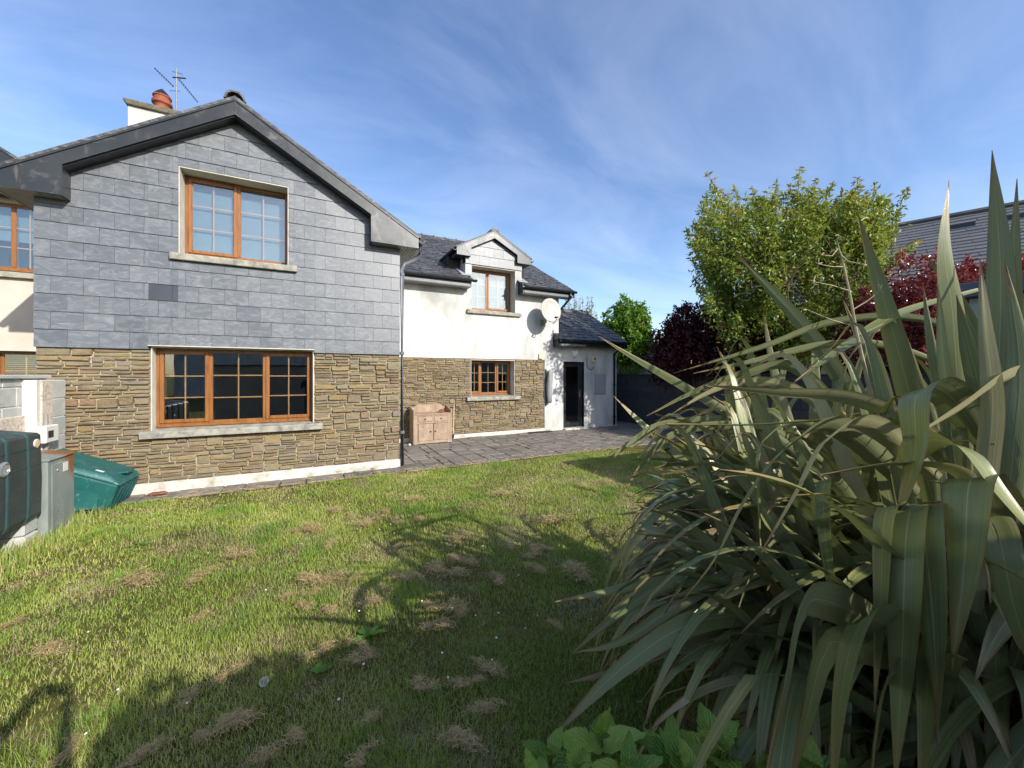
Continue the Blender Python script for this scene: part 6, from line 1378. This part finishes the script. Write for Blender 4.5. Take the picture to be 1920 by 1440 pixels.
# dandelion clocks and broad-leaved weeds
def dandelion(px, py, d, label):
    top = at(px, py, d); foot = gr(px+12, py+90) if False else Vector((top.x+.03, top.y+.02, 0)); t = thing('dandelion', label, 'dandelion', foot, None); MB().tube([foot, (foot+top)/2+Vector((.008, 0, 0)), top], .0022, 6).build('stem', MATS['green_stem'], t); r = np.random.default_rng(int(px)); V = []; F = []
    for k in range(140):
        dn = Vector(r.normal(size=3)).normalized(); s_ = dn.cross(Vector((.3, .5, .8))).normalized(); e = top+dn*.019; b = len(V); V += [tuple(top+s_*.0003), tuple(top-s_*.0003), tuple(e-s_*.0003), tuple(e+s_*.0003)]; F.append((b, b+1, b+2, b+3)); u = dn.cross(s_)
        for j in range(3): q = s_*math.cos(j*1.05)+u*math.sin(j*1.05); b = len(V); V += [tuple(e-q*.005), tuple(e+q*.005), tuple(e+q*.005+dn*.001), tuple(e-q*.005+dn*.001)]; F.append((b, b+1, b+2, b+3))
    me = bpy.data.meshes.new('seed_head'); me.from_pydata(V, [], F); link('seed_head', me, MATS['white_plastic'], t)
dandelion(495, 1278, 1.85, 'dandelion clock standing in the sunlit and shaded edge of the lawn'); dandelion(1334, 1356, 1.5, 'dandelion clock in deep shade below the flax leaves')
leaf_mat('weed_leaf', [(0, '#3f6a20'), (.5, '#557f2a'), (1, '#6d9433')], .45, .3, '#9ac040')
def weed(px, py, n, L, wd, label, seed):
    p = gr(px, py); t = thing('broadleaf_weed', label, 'weed', p); r = random.Random(seed)
    for k in range(n):
        a = 2*math.pi*k/n+r.uniform(-.3, .3); el = rad(r.uniform(15, 55)); Lk = L*r.uniform(.7, 1.1); d = Vector((math.cos(a)*math.cos(el), math.sin(a)*math.cos(el), math.sin(el))); s_ = d.cross(Vector((0, 0, 1))).normalized(); V = []; UV = []
        for i in range(8):
            v = i/7; w = wd*(math.sin(math.pi*(v*.9+.06))**.7)*(1 if i % 2 else .6)
            for sg in (-1, 0, 1): V.append(tuple(p+d*Lk*v-Vector((0, 0, Lk*v*v*.45))+s_*w*.5*sg+Vector((0, 0, .004*abs(sg))))); UV.append((.2+.6*r.random(), .5, 0))
        F = [(i*3+j, i*3+j+1, i*3+j+4, i*3+j+3) for i in range(7) for j in range(2)]; link('leaf', big_mesh('leaf', V, F, None, {'rc': UV}), MATS['weed_leaf'], t)
for (x, y, n_, L, wd, lb) in ((690, 1195, 12, .16, .04, 'spreading dandelion rosette with jagged leaves at the shadow edge'), (262, 1025, 10, .14, .02, 'tuft of broad grass blades near the boiler'), (92, 985, 14, .16, .05, 'leafy green weed growing between the oil tank and boiler'), (600, 1262, 6, .09, .045, 'small upright dock seedling in the mown grass'), (668, 888, 9, .10, .035, 'small weed sprouting on the path below the white plinth'), (170, 958, 12, .18, .014, 'long grass tuft growing against the teal bin'), (985, 812, 9, .13, .03, 'weeds sprouting from the foot of the wing wall')): weed(x, y, n_, L, wd, lb, x)
# long grass under the tank and along the wall
r = np.random.default_rng(5); P = []
N = 9000; x = r.uniform(-2.9, -2.2, N); y = r.uniform(4.3, 6.5, N); k_ = ~((x < -2.30) & (y > 6.2)) & ~((x < -2.39) & (y > 5.53) & (y < 6.03)) & (r.random(N) < np.where(x < -2.36, .8, .35)); x, y = x[k_], y[k_]; n = len(x)
L = r.uniform(.06, .17, n); a = r.uniform(0, 6.28, n); ln = r.uniform(.1, .8, n); w = .004; V = np.zeros((n, 5, 3)); dx, dy2 = np.cos(a), np.sin(a)
m = np.stack([x+dx*L*.5*np.sin(ln*.5), y+dy2*L*.5*np.sin(ln*.5), L*.5*np.cos(ln*.5)], 1); tp = np.stack([m[:, 0]+dx*L*.5*np.sin(ln*1.5), m[:, 1]+dy2*L*.5*np.sin(ln*1.5), m[:, 2]+L*.5*np.cos(ln*1.5)], 1); s_ = np.stack([-dy2*w/2, dx*w/2, np.zeros(n)], 1); b0 = np.stack([x, y, np.full(n, -.01)], 1)
V[:, 0], V[:, 1], V[:, 2], V[:, 3], V[:, 4] = b0-s_, b0+s_, m+s_*.8, m-s_*.8, tp; o5 = np.arange(n)[:, None]*5
tag(link('long_grass', big_mesh('long_grass', V.reshape(-1, 3), o5+np.array([[0, 1, 2, 3]]), o5+np.array([[3, 2, 4]]), {'rc': np.repeat(np.stack([(r.random(n) < .2)*1., r.random(n), np.zeros(n)], 1), 5, 0)}), MATS['grass']), 'longer uncut grass around the oil tank and boiler', 'grass', kind='stuff')

# ------------------------------------------------------------------ the photographer (only the shadow shows)
FW, RT = Vector((SY, CY, 0)), Vector((CY, -SY, 0)); foot = -FW*.44
ph = thing('person', 'person in dark jacket and jeans standing with a phone held up in both hands', 'person', foot)
def B(r_, f, z): return RT*r_+FW*f+Vector((0, 0, z))
sv = []; se = []; srad = []
def chain(pts, start=None):
    prev = start
    for (p, r_) in pts:
        sv.append(tuple(p)); srad.append(r_); i = len(sv)-1
        if prev is not None: se.append((prev, i))
        prev = i
    return prev
pel = chain([(B(0, -.44, .95), (.155, .11))]); spine = chain([(B(0, -.44, 1.15), (.14, .10)), (B(0, -.45, 1.33), (.165, .11)), (B(0, -.45, 1.44), (.10, .075))], pel); nk = chain([(B(0, -.43, 1.51), (.052, .055)), (B(0, -.41, 1.58), (.06, .065)), (B(0, -.40, 1.66), (.075, .09)), (B(0, -.40, 1.73), (.062, .075))], spine)
nose = chain([(B(0, -.305, 1.635), (.014, .016))], nk-1)
for sg in (-1, 1):
    k = chain([(B(.09*sg, -.44, .88), (.092, .092)), (B(.105*sg, -.43, .50), (.062, .064)), (B(.11*sg, -.46, .12), (.042, .045)), (B(.115*sg, -.46, .055), (.045, .045)), (B(.13*sg, -.30, .035), (.042, .035))], pel)
    w_ = chain([(B(.185*sg, -.44, 1.41), (.062, .062)), (B(.31*sg, -.34, 1.20), (.047, .047)), (B(.20*sg, -.17, 1.42), (.034, .036)), (B(.115*sg, -.085, 1.575), (.026, .03)), (B(.098*sg, -.062, 1.615), (.03, .02))], spine)
    for j, (ln, dz_) in enumerate(((.9, .035), (1.0, .015), (.95, -.008), (.75, -.03))): chain([(B(.092*sg, -.045, 1.625+dz_), (.0085, .0085)), (B(.078*sg, -.032, 1.635+dz_), (.008, .008)), (B((.078-.022*ln)*sg, -.030, 1.64+dz_), (.007, .007))], w_)
    chain([(B(.095*sg, -.075, 1.605), (.010, .010)), (B(.075*sg, -.072, 1.60), (.009, .009)), (B(.058*sg, -.068, 1.612), (.008, .008))], w_)
pm_ = bpy.data.meshes.new('body'); pm_.from_pydata(sv, se, [])
def person_mat():
    n = NT('person_cloth'); sep = n.new('ShaderNodeSeparateXYZ'); n.put(sep.inputs[0], n.pos()); dt = n.new('ShaderNodeVectorMath', {'operation': 'DOT_PRODUCT'}); n.put(dt.inputs[0], n.pos()); n.put(dt.inputs[1], tuple(FW))
    col = n.ramp(n.math('MULTIPLY', sep.outputs['Z'], .5), [(0, lin('#2a2725')), (.045, lin('#2f3d58')), (.47, lin('#2b2d31')), (.757, lin('#b98a70'))], 'CONSTANT'); f = n.ramp(n.math('ADD', dt.outputs['Value'], 1.), [(.88, 0.), (.9, 1.)]); hz = n.ramp(sep.outputs['Z'], [(.98, 0.), (1., 1.)]); col = n.mix(n.math('MULTIPLY', f, hz), col, lin('#b98a70')); MATS['person_cloth'] = n.done(col, .8, 0, .2)
person_mat()
po = link('body', pm_, MATS['person_cloth'], ph); md = po.modifiers.new('skin', 'SKIN')
for i, r_ in enumerate(srad): pm_.skin_vertices[0].data[i].radius = r_
pm_.skin_vertices[0].data[0].use_root = True; ms = po.modifiers.new('sub', 'SUBSURF'); ms.levels = 1; ms.render_levels = 2
simple('hair', '#3a2c22', '#2a1f18', .6, 30, 60, .4); hr = ico('hair', .105, B(0, -.425, 1.715), MATS['hair'], 3, (.86, .98, .72)); adopt(hr, ph)
phn = thing('phone', 'slim black phone held upright in the photographer\'s hands', 'phone', B(0, -.03, 1.58)); pb = MB().box(-.078, .078, -.004, .004, -.036, .036).build('body', MATS['black_trim'], phn, bevel=.003); pb.data.transform(Matrix.Translation(B(0, -.022, 1.65)) @ Matrix.Rotation(-YAW, 4, 'Z')); sc_ = MB().box(-.074, .074, -.0052, -.0042, -.033, .033).build('screen', MATS['blue_glass'], phn); sc_.data.transform(Matrix.Translation(B(0, -.022, 1.65)) @ Matrix.Rotation(-YAW, 4, 'Z'))
